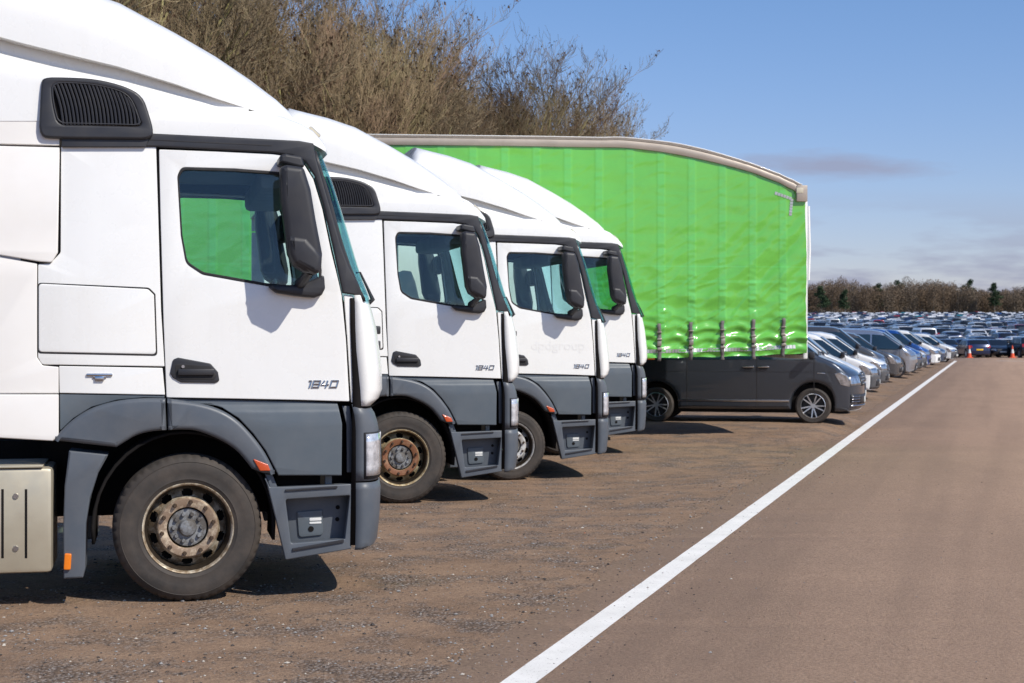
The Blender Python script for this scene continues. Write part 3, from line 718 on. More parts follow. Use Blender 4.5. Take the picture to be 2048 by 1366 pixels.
mr = t.new('ShaderNodeMapRange'); mr.inputs[1].default_value = 560; mr.inputs[2].default_value = 600; t.l.new(sepg.outputs[1], mr.inputs[0])
t.set(col=t.mix(mr.outputs[0], c5, (.085, .09, .035)), rough=.95, spec=.15)
t.bump(t.math('ADD', t.math('MULTIPLY', fine, .6), t.math('ADD', t.math('MULTIPLY', vor.outputs['Distance'], t.math('MULTIPLY', gp, .5)), t.math('MULTIPLY', streak, .8))), 1.0, .035)
M['dirt'] = t.m
tag(mobj('ground', V, Fc, M['dirt'], fixn=False, smooth=60), kind='structure')
# asphalt: one sheet, its dirty left edge wandering a little left of the painted line
def road_z(y): return .005+(-.10*sstep(118, 128, y))
ys = axis(-60, 128, 6, 40, .25, 1.06, 3); V = []; Fc = []
for y in ys:
    n_ = mn.noise(Vector((0, y*.8, 3)))*.16+mn.noise(Vector((0, y*3.1, 7)))*.07
    e = lineX(y)-.42-n_
    for q in (0, .03, 4., 32*(1+max(0, y)/60)): V.append((e+q, y, road_z(y)-(.03 if q == 0 else 0)))
for j in range(len(ys)-1):
    for i in range(3): Fc.append((j*4+i, j*4+i+1, j*4+5+i, j*4+4+i))
t = NT('old_brownish_asphalt')
sp = t.noise(48, 6, .85); lg = t.noise(.5, 7, .7, stretch=(1, .5, 1)); md = t.noise(6, 5, .7)
b0 = t.ramp(lg, [(.25, (.43, .286, .190)), (.5, (.505, .334, .222)), (.75, (.555, .368, .246))])
b1 = t.mix(t.ramp(sp, [(.34, (.95,)*3), (.56, (0, 0, 0))]), b0, (.20, .125, .085))
b2 = t.mix(t.ramp(t.noise(120, 2, .5), [(.63, (0, 0, 0)), (.70, (.8,)*3)]), b1, (.42, .34, .28))
b3 = t.mix(t.ramp(md, [(.3, (.25,)*3), (.55, (0, 0, 0))]), b2, (.30, .19, .13))
b4 = t.mix(t.ramp(t.noise(17, 4, .6), [(.27, (.9,)*3), (.33, (0, 0, 0))]), b3, (.07, .05, .038))
sxa = t.new('ShaderNodeSeparateXYZ'); t.l.new(t.co(), sxa.inputs[0])
offn = t.math('SUBTRACT', t.math('SUBTRACT', t.math('MULTIPLY', sxa.outputs[1], .2923), 2.608), sxa.outputs[0])   # metres left of the painted line
mask = t.ramp(t.math('ADD', t.math('MULTIPLY', offn, 1.35), t.math('MULTIPLY', t.math('SUBTRACT', t.noise(2.3, 6, .75), .5), 1.3)), [(.02, (0, 0, 0)), (.50, (1, 1, 1))])
drt = t.mix(t.ramp(t.noise(30, 5, .7), [(.35, (0, 0, 0)), (.6, (1, 1, 1))]), (.28, .184, .118), (.47, .315, .205))
cmb = t.new('ShaderNodeCombineXYZ'); t.l.new(t.math('MULTIPLY', offn, 1.1), cmb.inputs[0]); t.l.new(t.math('MULTIPLY', sxa.outputs[1], .035), cmb.inputs[1])
b4 = t.mix(t.ramp(t.noise(1.6, 3, .5, vec=cmb.outputs[0]), [(.45, (0, 0, 0)), (.62, (.30,)*3)]), b4, (.27, .18, .125))
t.set(col=t.mix(t.math('MULTIPLY', mask, .92), b4, drt), rough=.88, spec=.25); t.bump(t.math('ADD', sp, t.math('MULTIPLY', md, .5)), .9, .012); M['asphalt'] = t.m
tag(mobj('road', V, Fc, M['asphalt'], fixn=False, smooth=60), kind='structure')
t = NT('worn_white_line_paint')
t.set(col=t.mix(t.ramp(t.noise(60, 5, .75), [(.33, (.9,)*3), (.42, (0, 0, 0))]), t.ramp(t.noise(3, 5, .6), [(.35, (.78, .75, .69)), (.65, (.90, .865, .80))]), (.30, .24, .2)), rough=.7); t.bump(t.noise(80, 3), .4, .004); M['line'] = t.m
V = []; Fc = []
ysl = [y for y in ys if y < 109]
for i, y in enumerate(ysl):
    for q in (0, .19): V.append((lineX(y)+q+.004*mn.noise(Vector((q*9, y*5, 1))), y, road_z(y)+.004))
Fc = [(2*j, 2*j+1, 2*j+3, 2*j+2) for j in range(len(ysl)-1)]
tag(mobj('painted_edge_line', V, Fc, M['line'], fixn=False, smooth=0), kind='structure')
V = []
for i in range(13):
    y = 108-i*1.6; x = 31.5+(i*.95)*1.0+.02*i*i
    V += [(x, y, road_z(y)+.004), (x+.35, y, road_z(y)+.004)]
tag(mobj('painted_side_line', V, [(2*j, 2*j+1, 2*j+3, 2*j+2) for j in range(12)], M['line'], fixn=True, smooth=0), kind='structure')
# loose stones
rnd = random.Random(5)
def stone_mesh(n, seed, cond):
    r_ = random.Random(seed); V = []; Fc = []; idx = []
    base = [(1, 0, 0), (-1, 0, 0), (0, 1, 0), (0, -1, 0), (0, 0, 1), (0, 0, -1)]
    tri = [(0, 2, 4), (2, 1, 4), (1, 3, 4), (3, 0, 4), (2, 0, 5), (1, 2, 5), (3, 1, 5), (0, 3, 5)]
    for _ in range(n):
        p = cond(r_)
        if p is None: continue
        x, y, z, s = p; o = len(V); a = r_.uniform(0, 6.28); m = r_.choice((0, 0, 0, 0, 1, 1, 1, 2, 2, 2, 2, 3))
        for b in base:
            q = [b[i]*s*r_.uniform(.6, 1.2) for i in range(3)]
            V.append((x+q[0]*math.cos(a)-q[1]*math.sin(a), y+q[0]*math.sin(a)+q[1]*math.cos(a), z+q[2]*.6+s*.2))
        for f in tri: Fc.append(tuple(o+i for i in f)); idx.append(m if r_.random() > .004 else 4)
    return V, Fc, idx
def cdirt(r_):
    y = 7.5+14*r_.random()**1.6; x = r_.uniform(-.34*y, lineX(y)-.1)
    if mn.noise(Vector((x*.8, y*1.5, 9))) < r_.uniform(-.6, .5): return None
    return (x, y, gz(x, y), abs(r_.gauss(0, .006))+.003)
def croad(r_):
    y = 7.5+26*r_.random()**1.5; x = lineX(y)-.5+abs(r_.gauss(0, .55))+(r_.random() < .12)*r_.uniform(0, 3)
    return (x, y, .005, abs(r_.gauss(0, .0045))+.002)
pm = [NT('stone_'+n).set(col=c, rough=.9).m for n, c in (('brown', (.17, .13, .10)), ('dark', (.06, .05, .045)), ('grey', (.28, .27, .26)), ('pale', (.5, .45, .38)), ('brick', (.45, .14, .06)))]
V, Fc, idx = stone_mesh(11000, 1, cdirt); tag(mobj('gravel', V, Fc, pm, idx=idx, smooth=0), kind='stuff')
V, Fc, idx = stone_mesh(2600, 2, croad); tag(mobj('loose_grit', V, Fc, pm, idx=idx, smooth=0), kind='stuff')
# ------------------------------------------------------------------ curtain-sided trailer
TY = R(8); TX0 = (1609-1024)/F*28.1; TY0 = 28.1; TC, TS = math.cos(TY), math.sin(TY)
def PT(x, y, d=0.):
    k = (x-1024)/F; u = (k*(TY0+d*TC)-TX0+d*TS)/(TC-k*TS)
    return (u, EYE-(y-665)/F*(TY0+u*TS+d*TC))
TR = empty('curtain_trailer', label='tall green curtain sided trailer with a curved roof edge and ratchet straps', cat='trailer')
TR.location = (TX0-1.25*TS, TY0+1.25*TC, 0); TR.rotation_euler.z = TY
rt = [PT(*p) for p in ((740, 270), (1000, 273), (1120, 274.5), (1200, 276), (1240, 275.5), (1290, 280), (1345, 286.5), (1400, 298), (1451, 312), (1505, 329), (1556, 348), (1585, 361), (1603, 370))]
rb = [PT(*p) for p in ((740, 291), (1000, 293), (1120, 295), (1200, 296), (1240, 296.5), (1290, 301), (1345, 309), (1400, 320), (1451, 332), (1505, 347), (1556, 366), (1585, 381), (1603, 392))]
LT = 13.6
rt = [(-LT, rt[0][1])]+[(u, z) for u, z in rt]; rb = [(-LT, rb[0][1])]+[(u, z) for u, z in rb]
def interp(tab, u):
    if u <= tab[0][0]: return tab[0][1]
    for (a, za), (b, zb) in zip(tab, tab[1:]):
        if u <= b: return za+(zb-za)*(u-a)/(b-a)
    return tab[-1][1]
bt = [PT(*p) for p in ((1285, 717), (1400, 714), (1500, 712), (1612, 706))]; bt = [(-LT, bt[0][1]-.03)]+bt
straps = [PT(x, 690)[0] for x in (1565, 1505, 1443, 1380, 1317)]
while straps[-1] > -LT+.8: straps.append(straps[-1]-.53)
def curtain_h(u, z):
    ph = 2*math.pi*(u-straps[0])/.53; low = sstep(3.3, 1.9, z); vlow = sstep(2.35, 1.75, z)
    e = sstep(-2.6, 0, u)
    h = .010*math.cos(ph)*(.10+.9*low)
    h += vlow*(.019*math.sin(2*math.pi*z/.19+.9*math.cos(ph)+2.2*mn.noise(Vector((u*1.3, z*1.5, 12))))+.011*mn.noise(Vector((u*3.2, z*11, 2))))*(.55+.45*(1-math.cos(ph))/2)
    dg = u*.62+z*.78; cr_ = -u*.78+z*.62
    h += (.25+.75*e)*sstep(4.1, 2.9, z)*.045*mn.noise(Vector((dg*.55+3, (z-u*.85)*3.0, 5)))
    h += (.2+.8*low)*.022*mn.noise(Vector((u*1.0, z*5.5, 8)))
    q = mn.noise(Vector((u*1.6+z*.9, (z-.55*u)*4.2, 21))); h += (.15+.85*low)*.030*max(0, .22-abs(q))*2.2
    h += (.15+.85*e)*.018*mn.noise(Vector(((z+u*.1)*.8, (z-u*1.1)*6, 3)))*sstep(4.2, 3.2, z)
    b = abs(((u-straps[0]+.265) % .53)-.265)
    h += .005*sstep(.075, .060, b)+(.003+.012*low)*sstep(.09, .05, b)*mn.noise(Vector((u*4, z*16, 1)))
    h += .010*mn.noise(Vector((u*2.4+.5*z, z*4.5, 0)))*low+.004*mn.noise(Vector((u*2, z*7, 4)))
    h += .006*mn.noise(Vector((u*.9, z*.9, 30)))
    return h
def band_z(y): return PT(1400, y)[1]
NU, NZ = 900, 170; V = []; U0 = PT(1612, 560)[0]
for j in range(NZ+1):
    for i in range(NU+1):
        u = -LT+(U0+LT)*(1-(1-i/NU)**1.0); zb = interp(bt, u)+.006*math.sin(u*9)+.010*mn.noise(Vector((u*2.3, 0, 4))); zt = interp(rb, u)+.04
        z = zb+(zt-zb)*j/NZ
        V.append((u+.02*mn.noise(Vector((0, z*1.5, 6)))*sstep(-.5, 0, u)-.02*sstep(3.2, 4.0, z)*sstep(-.3, 0, u), -1.27-curtain_h(u, z), z))
Fc = [(j*(NU+1)+i, j*(NU+1)+i+1, (j+1)*(NU+1)+i+1, (j+1)*(NU+1)+i) for j in range(NZ) for i in range(NU)]
t = NT('green_curtain_vinyl')
sx = t.new('ShaderNodeSeparateXYZ'); t.l.new(t.co(), sx.inputs[0])
m1 = t.math('ABSOLUTE', t.math('SUBTRACT', t.math('PINGPONG', t.math('ADD', t.math('SUBTRACT', sx.outputs[0], straps[0]), 26.5), .265), 0.))
bandf = t.ramp(m1, [(.05, (.30,)*3), (.068, (0, 0, 0))])
zc = t.math('SUBTRACT', sx.outputs[2], 0.)
gcol = t.ramp(t.noise(.8, 3), [(.3, (.130, .46, .055)), (.7, (.150, .51, .065))])
c = t.mix(bandf, gcol, (.125, .53, .14))
for yy, wd in ((563, .022), (637, .022), (533, .012)):
    f = t.math('LESS_THAN', t.math('ABSOLUTE', t.math('SUBTRACT', zc, band_z(yy))), wd); c = t.mix(t.math('MULTIPLY', f, .35), c, (.14, .6, .13))
c = t.mix(t.ramp(t.noise(1.6, 6, .7, stretch=(1, 1, 2)), [(.56, (0, 0, 0)), (.8, (.22,)*3)]), c, (.05, .20, .09))
tr_ = t.new('ShaderNodeBsdfTranslucent'); t.l.new(c, tr_.inputs[0])
t.set(col=c, rough=.20, spec=.6, coat=.5); t.bump(t.noise(9, 4, .6), .12, .01)
M['curtain'] = t.m
cur = mobj('side_curtain', V, Fc, M['curtain'], TR, fixn=False, smooth=180)
c2 = extrude2d('far_side_curtain', [[(u, z) for u, z in bt]+[(u, z+.03) for u, z in reversed(rb)]], 1.25, .02, .002, M['curtain'], TR, flip=-1)
# reflective tape: dashes along the hem and the corner mark
t = NT('reflective_tape'); t.set(col=(.45, .46, .46), rough=.35, metal=.3); M['tape'] = t.m
bm = bmesh.new()
def tape(u0, z0, u1, z1, w=.035):
    d = Vector((u1-u0, 0, z1-z0)).normalized(); n = Vector((-d.z, 0, d.x))*w/2
    q = [Vector((u0, 0, z0))-n, Vector((u1, 0, z1))-n, Vector((u1, 0, z1))+n, Vector((u0, 0, z0))+n]
    for p in q: p.y = -1.276-curtain_h(p.x, p.z)
    bm.faces.new([bm.verts.new(p) for p in q])
u = PT(1590, 690)[0]
while u > -LT+.2:
    z0 = interp(bt, u)+.115+.02*mn.noise(Vector((u, 0, 2))); z1 = interp(bt, u-.05)+.115+.02*mn.noise(Vector((u-.05, 0, 2)))
    tape(u, z0, u-.046, z1, .06); u -= .054
bmobj('hem_tape', bm, M['tape'], TR, 0); bm = bmesh.new()
a = PT(1549, 386); b = PT(1583, 398); cc = PT(1580, 432)
for A, B in ((a, b), (b, cc)):
    n = 6
    for k in range(n): tape(A[0]+(B[0]-A[0])*k/n, A[1]+(B[1]-A[1])*k/n, A[0]+(B[0]-A[0])*(k+.85)/n, A[1]+(B[1]-A[1])*(k+.85)/n, .05)
bmobj('corner_tape', bm, M['tape'], TR, 0)
M['web'] = paint('grey_webbing', (.13, .12, .115), .8, .3)
M['buckle'] = paint('steel_buckle', (.32, .29, .24), .4, .4, metal=.7)
for k, su in enumerate(straps):
    yt_ = PT(1400, 641+(-.03*0))[1]-.0*k; zt = interp([(-LT, band_z(646)), (straps[4], PT(1317, 647)[1]), (straps[0], PT(1565, 636)[1])], su); zb = interp(bt, su)-.05
    bm = bmesh.new(); n = 14
    A = []
    for q in range(n+1):
        z = zt+(zb-zt)*q/n; y = -1.290-curtain_h(su, z)-.008*math.sin(q*1.3); A.append([bm.verts.new((su+w+.006*math.sin(q*.9+k), y, z)) for w in (-.031, .031)])
    for p, q in zip(A, A[1:]): bm.faces.new((p[0], p[1], q[1], q[0]))
    sp_ = bmobj('strap', bm, M['web'], TR, 60); m_ = sp_.modifiers.new('thickness', 'SOLIDIFY'); m_.thickness = .006
    bm = bmesh.new(); h = zt-zb
    for f, w, hh, dp in ((.42, .042, .018, .018), (.53, .036, .045, .02), (.68, .042, .022, .024)):
        z = zt-h*f; add_box(bm, su-w, su+w, -1.30-curtain_h(su, z)-dp, -1.285-curtain_h(su, z), z-hh, z+hh, .006)
    z = zt-h*.23; add_box(bm, su-.045, su+.045, -1.31-curtain_h(su, z), -1.28, z-.008, z+.008, .002)
    bmobj('buckle', bm, M['buckle'], sp_)
# cantrail, roof, bulkhead, floor, landing legs, axles
M['rail'] = paint('beige_cantrail', (.40, .34, .28), .42, .45, dirtc=(.24, .2, .16), metal=.2)
def catmull(tab, n=4):
    out = []
    for i in range(len(tab)-1):
        p0, p1, p2, p3 = tab[max(0, i-1)], tab[i], tab[i+1], tab[min(len(tab)-1, i+2)]
        for k in range(n):
            t_ = k/n; out.append((p1[0]+(p2[0]-p1[0])*t_, .5*((2*p1[1])+(-p0[1]+p2[1])*t_+(2*p0[1]-5*p1[1]+4*p2[1]-p3[1])*t_*t_+(-p0[1]+3*p1[1]-3*p2[1]+p3[1])*t_**3)))
    return out+[tab[-1]]
RT = [rt[0]]+catmull(rt[1:]); RB = [rb[0]]+catmull(rb[1:])
for fl in (1, -1):
    sec = [(0, 1.275), (.05, 1.305), (.25, 1.318), (.50, 1.318), (.70, 1.308), (.74, 1.300), (.76, 1.285), (.79, 1.285), (.80, 1.305), (.87, 1.305), (.88, 1.285), (.91, 1.285), (.92, 1.308), (1.0, 1.295), (1.0, 1.2)]
    V = []
    for (u, zt), (_, zb) in zip(RT, RB):
        for f, y in sec: V.append((u, -fl*y, zb+(zt-zb)*f))
    m = len(sec)
    Fc = [(i*m+k, i*m+k+1, (i+1)*m+k+1, (i+1)*m+k) for i in range(len(RT)-1) for k in range(m-1)]
    o = mobj('cantrail', V, Fc, M['rail'], TR, smooth=25); q = o.modifiers.new('thickness', 'SOLIDIFY'); q.thickness = .008
V = []
for (u, zt) in RT:
    for y in (-1.3, -1.0, 0, 1.0, 1.3): V.append((u, y, zt+.012+.03*(1-(y/1.3)**2)))
Fc = [(i*5+k, i*5+k+1, (i+1)*5+k+1, (i+1)*5+k) for i in range(len(RT)-1) for k in range(4)]
o = mobj('trailer_roof', V, Fc, M['white'], TR); q = o.modifiers.new('thickness', 'SOLIDIFY'); q.thickness = .012
zt = rt[-1][1]; zb0 = bt[-1][1]
box('front_bulkhead', -.02, .06, -1.25, 1.25, zb0-.1, rb[-1][1], M['white'], TR, .02)
o = box('corner_cap', -.16, .03, -1.33, 1.33, rb[-1][1]-.10, zt-.01, M['rail'], TR, .012)
q = PT(1598, 381); box('corner_reflector', q[0]-.07, q[0]+.05, -1.336, -1.325, q[1]-.05, q[1]+.04, M['lens'], TR, .004)
tube('bulkhead_trim', [(.07, -1.22, PT(1608, 560)[1]), (.09, -1.22, PT(1608, 500)[1]), (.07, -1.22, PT(1608, 412)[1])], .035, M['white'], TR)
box('trailer_floor', -LT, -3.3, -1.22, 1.22, 1.22, 1.5, M['dark'], TR); box('front_floor', -3.3, .0, -1.22, 1.22, interp(bt, -1.5)+.03, 1.62, M['dark'], TR)
box('rear_doors', -LT-.06, -LT, -1.25, 1.25, 1.3, rt[0][1], M['white'], TR)
for y in (-.5, .42): box('chassis_beam', -LT, -3.3, y, y+.08, .95, 1.22, M['dark'], TR, .004)
for y in (-.95, .85):
    lg = box('landing_leg', -3.52, -3.4, y, y+.1, .08, 1.22, M['dark'], TR); box('foot', -3.6, -3.32, y-.08, y+.18, .01, .09, M['dark'], lg)
o = PT(1303, 718); box('orange_side_marker', o[0]-.06, o[0]+.06, -1.26, -1.2, 1.40, 1.44, M['orange'], TR, .006)
for x in (-9.2, -10.5, -11.8):
    for fl in (1, -1): truck_wheel(TR, x, -1.05*fl, 'plain', .507, 0, fl)

# ------------------------------------------------------------------ road vehicles
def clampi(a, b, t): return min(1, max(0, (t-a)/(b-a)))
M['rimsilver'] = paint('machined_alloy', (.60, .61, .63), .3, .1, metal=.8)
M['plate_w'] = NT('white_number_plate').set(col=(.75, .76, .72), rough=.4).m
M['plate_y'] = NT('yellow_number_plate').set(col=(.80, .50, .02), rough=.4).m
M['tail'] = NT('tail_lamp').set(col=(.35, .012, .012), rough=.15, coat=1.).m
VEH = {
 'van': dict(W=1.90, belt=1.22, roof=1.97, nose=.94, tail=-4.0, axle=-3.0, r=.34, arch=.41, w0=.15,
    top=[(.86, .24), (.93, .34), (.945, .55), (.94, .74), (.90, .88), (.80, .99), (.55, 1.12), (.20, 1.25), (.10, 1.30), (-.60, 1.87), (-.72, 1.925), (-.95, 1.955), (-1.8, 1.975), (-3.0, 1.97), (-3.75, 1.94), (-3.9, 1.88), (-3.97, 1.2), (-4.0, .8), (-3.98, .36), (-3.9, .26)],
    ws=[(.10, 1.30), (-.60, 1.87)], sidew=[[(.10, 1.27), (-.52, 1.79), (-1.0, 1.81), (-1.02, 1.22), (-.2, 1.20)], [(-1.12, 1.22), (-1.10, 1.81), (-2.35, 1.81), (-2.35, 1.22)], [(-2.45, 1.22), (-2.45, 1.81), (-3.75, 1.77), (-3.80, 1.22)]],
    rear=[(-3.90, 1.80), (-3.97, 1.22)], lamp=(.74, .92, .58, .86, [(.42, .97), (.62, 1.0), (.84, .95), (.93, .86), (.93, .72), (.62, .76)]), grille=(.72, .93, .0, .42), low=(.38, .56, .0, .85), seams=[0.02, -1.06, -2.40], tl=(.85, 1.35)),
 'smallvan': dict(W=1.80, belt=1.10, roof=1.80, nose=.88, tail=-3.5, axle=-2.7, r=.315, arch=.38, w0=.15,
    top=[(.80, .22), (.86, .32), (.875, .5), (.87, .66), (.83, .80), (.72, .90), (.45, 1.0), (.08, 1.10), (0, 1.14), (-.72, 1.66), (-.86, 1.73), (-1.2, 1.79), (-2.2, 1.80), (-3.2, 1.76), (-3.35, 1.70), (-3.45, 1.1), (-3.5, .7), (-3.48, .34), (-3.4, .25)],
    ws=[(0, 1.14), (-.72, 1.66)], sidew=[[(0, 1.11), (-.66, 1.60), (-1.2, 1.64), (-1.22, 1.07), (-.3, 1.06)], [(-1.30, 1.08), (-1.28, 1.64), (-2.3, 1.64), (-2.3, 1.08)]],
    rear=[(-3.36, 1.62), (-3.44, 1.1)], lamp=(.65, .83, .56, .86, [(.32, .90), (.55, .92), (.76, .86), (.86, .76), (.86, .64), (.55, .66)]), grille=(.62, .80, .0, .40), low=(.34, .52, .0, .8), seams=[-.05, -1.26, -2.35], tl=(.8, 1.4)),
 'electricvan': dict(W=1.98, belt=1.16, roof=1.93, nose=.80, tail=-3.75, axle=-2.99, r=.36, arch=.42, w0=.3,
    top=[(.66, .22), (.74, .34), (.79, .55), (.80, .75), (.77, .92), (.70, 1.03), (.52, 1.14), (.40, 1.19), (.30, 1.24), (-.52, 1.80), (-.70, 1.87), (-1.0, 1.91), (-2.0, 1.93), (-3.2, 1.90), (-3.5, 1.83), (-3.65, 1.2), (-3.75, .8), (-3.72, .36), (-3.6, .27)],
    ws=[(.30, 1.24), (-.52, 1.80)], sidew=[[(.30, 1.18), (-.42, 1.72), (-.95, 1.76), (-.97, 1.13), (0, 1.12)], [(-1.03, 1.14), (-1.01, 1.76), (-3.4, 1.74), (-3.5, 1.16)]],
    rear=[(-3.52, 1.78), (-3.64, 1.2)], lamp=(.90, 1.0, .60, .88, [(.36, 1.06), (.60, 1.04), (.74, .98), (.78, .9), (.5, .92)]), grille=(.30, .62, .0, .62), low=(.24, .3, .0, .8), seams=[.12, -1.0, -2.0], tl=(.95, 1.15)),
 'hatch': dict(W=1.80, belt=.98, roof=1.46, nose=.86, tail=-3.35, axle=-2.62, r=.315, arch=.36, w0=.0,
    top=[(.78, .20), (.85, .30), (.87, .48), (.84, .64), (.70, .76), (.35, .88), (-.22, .98), (-.32, 1.01), (-1.05, 1.38), (-1.25, 1.44), (-1.7, 1.46), (-2.4, 1.44), (-2.85, 1.38), (-3.22, 1.05), (-3.33, .85), (-3.35, .55), (-3.30, .32), (-3.2, .24)],
    ws=[(-.32, 1.01), (-1.05, 1.38)], sidew=[[(-.40, .97), (-1.02, 1.31), (-1.45, 1.37), (-1.5, .96)], [(-1.58, .96), (-1.53, 1.37), (-2.4, 1.36), (-2.75, 1.18), (-2.7, .98)]],
    rear=[(-2.87, 1.36), (-3.20, 1.06)], lamp=(.58, .72, .60, .86, [(.3, .76), (.6, .74), (.82, .64), (.84, .56), (.5, .62)]), grille=(.52, .62, .0, .40), low=(.26, .44, .0, .62), seams=[-.45, -1.54], tl=(.78, .95)),
 'suv': dict(W=1.86, belt=1.12, roof=1.66, nose=.88, tail=-3.55, axle=-2.68, r=.35, arch=.40, w0=.0,
    top=[(.80, .26), (.87, .36), (.89, .60), (.86, .82), (.72, .93), (.30, 1.05), (-.15, 1.12), (-.25, 1.16), (-.95, 1.56), (-1.15, 1.63), (-1.7, 1.66), (-2.7, 1.63), (-3.05, 1.57), (-3.40, 1.15), (-3.50, .95), (-3.55, .65), (-3.50, .38), (-3.4, .30)],
    ws=[(-.25, 1.16), (-.95, 1.56)], sidew=[[(-.33, 1.12), (-.92, 1.49), (-1.4, 1.55), (-1.45, 1.10)], [(-1.53, 1.10), (-1.48, 1.55), (-2.6, 1.54), (-3.05, 1.32), (-2.95, 1.12)]],
    rear=[(-3.07, 1.54), (-3.38, 1.17)], lamp=(.74, .88, .62, .86, [(.35, .94), (.6, .92), (.84, .82), (.86, .72), (.5, .78)]), grille=(.56, .84, .0, .42), low=(.3, .46, .0, .7), seams=[-.4, -1.49], tl=(.85, 1.08)),
 'saloon': dict(W=1.82, belt=.96, roof=1.43, nose=.90, tail=-3.80, axle=-2.80, r=.32, arch=.37, w0=.0,
    top=[(.82, .20), (.89, .30), (.91, .46), (.88, .62), (.72, .74), (.35, .86), (-.25, .96), (-.35, .99), (-1.15, 1.36), (-1.35, 1.41), (-1.8, 1.43), (-2.2, 1.41), (-2.45, 1.36), (-3.05, 1.07), (-3.2, 1.04), (-3.7, 1.0), (-3.78, .9), (-3.80, .55), (-3.76, .32), (-3.66, .24)],
    ws=[(-.35, .99), (-1.15, 1.36)], sidew=[[(-.45, .95), (-1.1, 1.29), (-1.55, 1.34), (-1.6, .95)], [(-1.68, .95), (-1.63, 1.34), (-2.2, 1.33), (-2.75, 1.08), (-2.7, .97)]],
    rear=[(-2.47, 1.34), (-3.03, 1.08)], lamp=(.54, .68, .62, .86, [(.35, .74), (.62, .72), (.86, .62), (.88, .54), (.5, .60)]), grille=(.44, .66, .0, .42), low=(.26, .4, .0, .62), seams=[-.5, -1.64], tl=(.76, .92)),
}
def veh_deform(sp):
    def f(co):
        x, y, z = co; hw = sp['W']/2; q = min(1.05, abs(y)/hw)
        tb = clampi(sp['belt'], sp['roof'], z); y *= 1-.155*tb**1.1
        lowt = clampi(sp['belt'], .25, z); y *= 1-.035*lowt**2+.0
        a = clampi(sp['nose']-.62, sp['nose'], x); y *= 1-.07*a*a; x -= .25*a**1.2*q**2.6
        b = clampi(-sp['tail']-.8, -sp['tail'], -x); x += .12*b*q**2.6; y *= 1-.05*b*b
        c = clampi(0, .6, z-sp['belt']); x -= .10*q**2.5*clampi(-1.2, .3, x)*c
        z -= .045*q**3*clampi(sp['belt'], sp['roof'], z)+.04*q**2.5*a*clampi(.6, .9, z)
        return Vector((x, y, z))
    return f
def join_parts(parts, name):
    bm = bmesh.new(); mats = []
    for o in parts:
        me = o.data; tmp = bmesh.new(); tmp.from_mesh(me)
        mp = []
        for m in me.materials:
            if m not in mats: mats.append(m)
            mp.append(mats.index(m))
        tmp.transform(o.matrix_basis)
        for f in tmp.faces: f.material_index = mp[f.material_index]
        t2 = bpy.data.meshes.new('t'); tmp.to_mesh(t2); tmp.free(); bm.from_mesh(t2); bpy.data.meshes.remove(t2)
    for o in parts: bpy.data.objects.remove(o)
    me = bpy.data.meshes.new(name); bm.to_mesh(me); bm.free()
    for m in mats: me.materials.append(m)
    finish(me, 35); return link(bpy.data.objects.new(name, me))
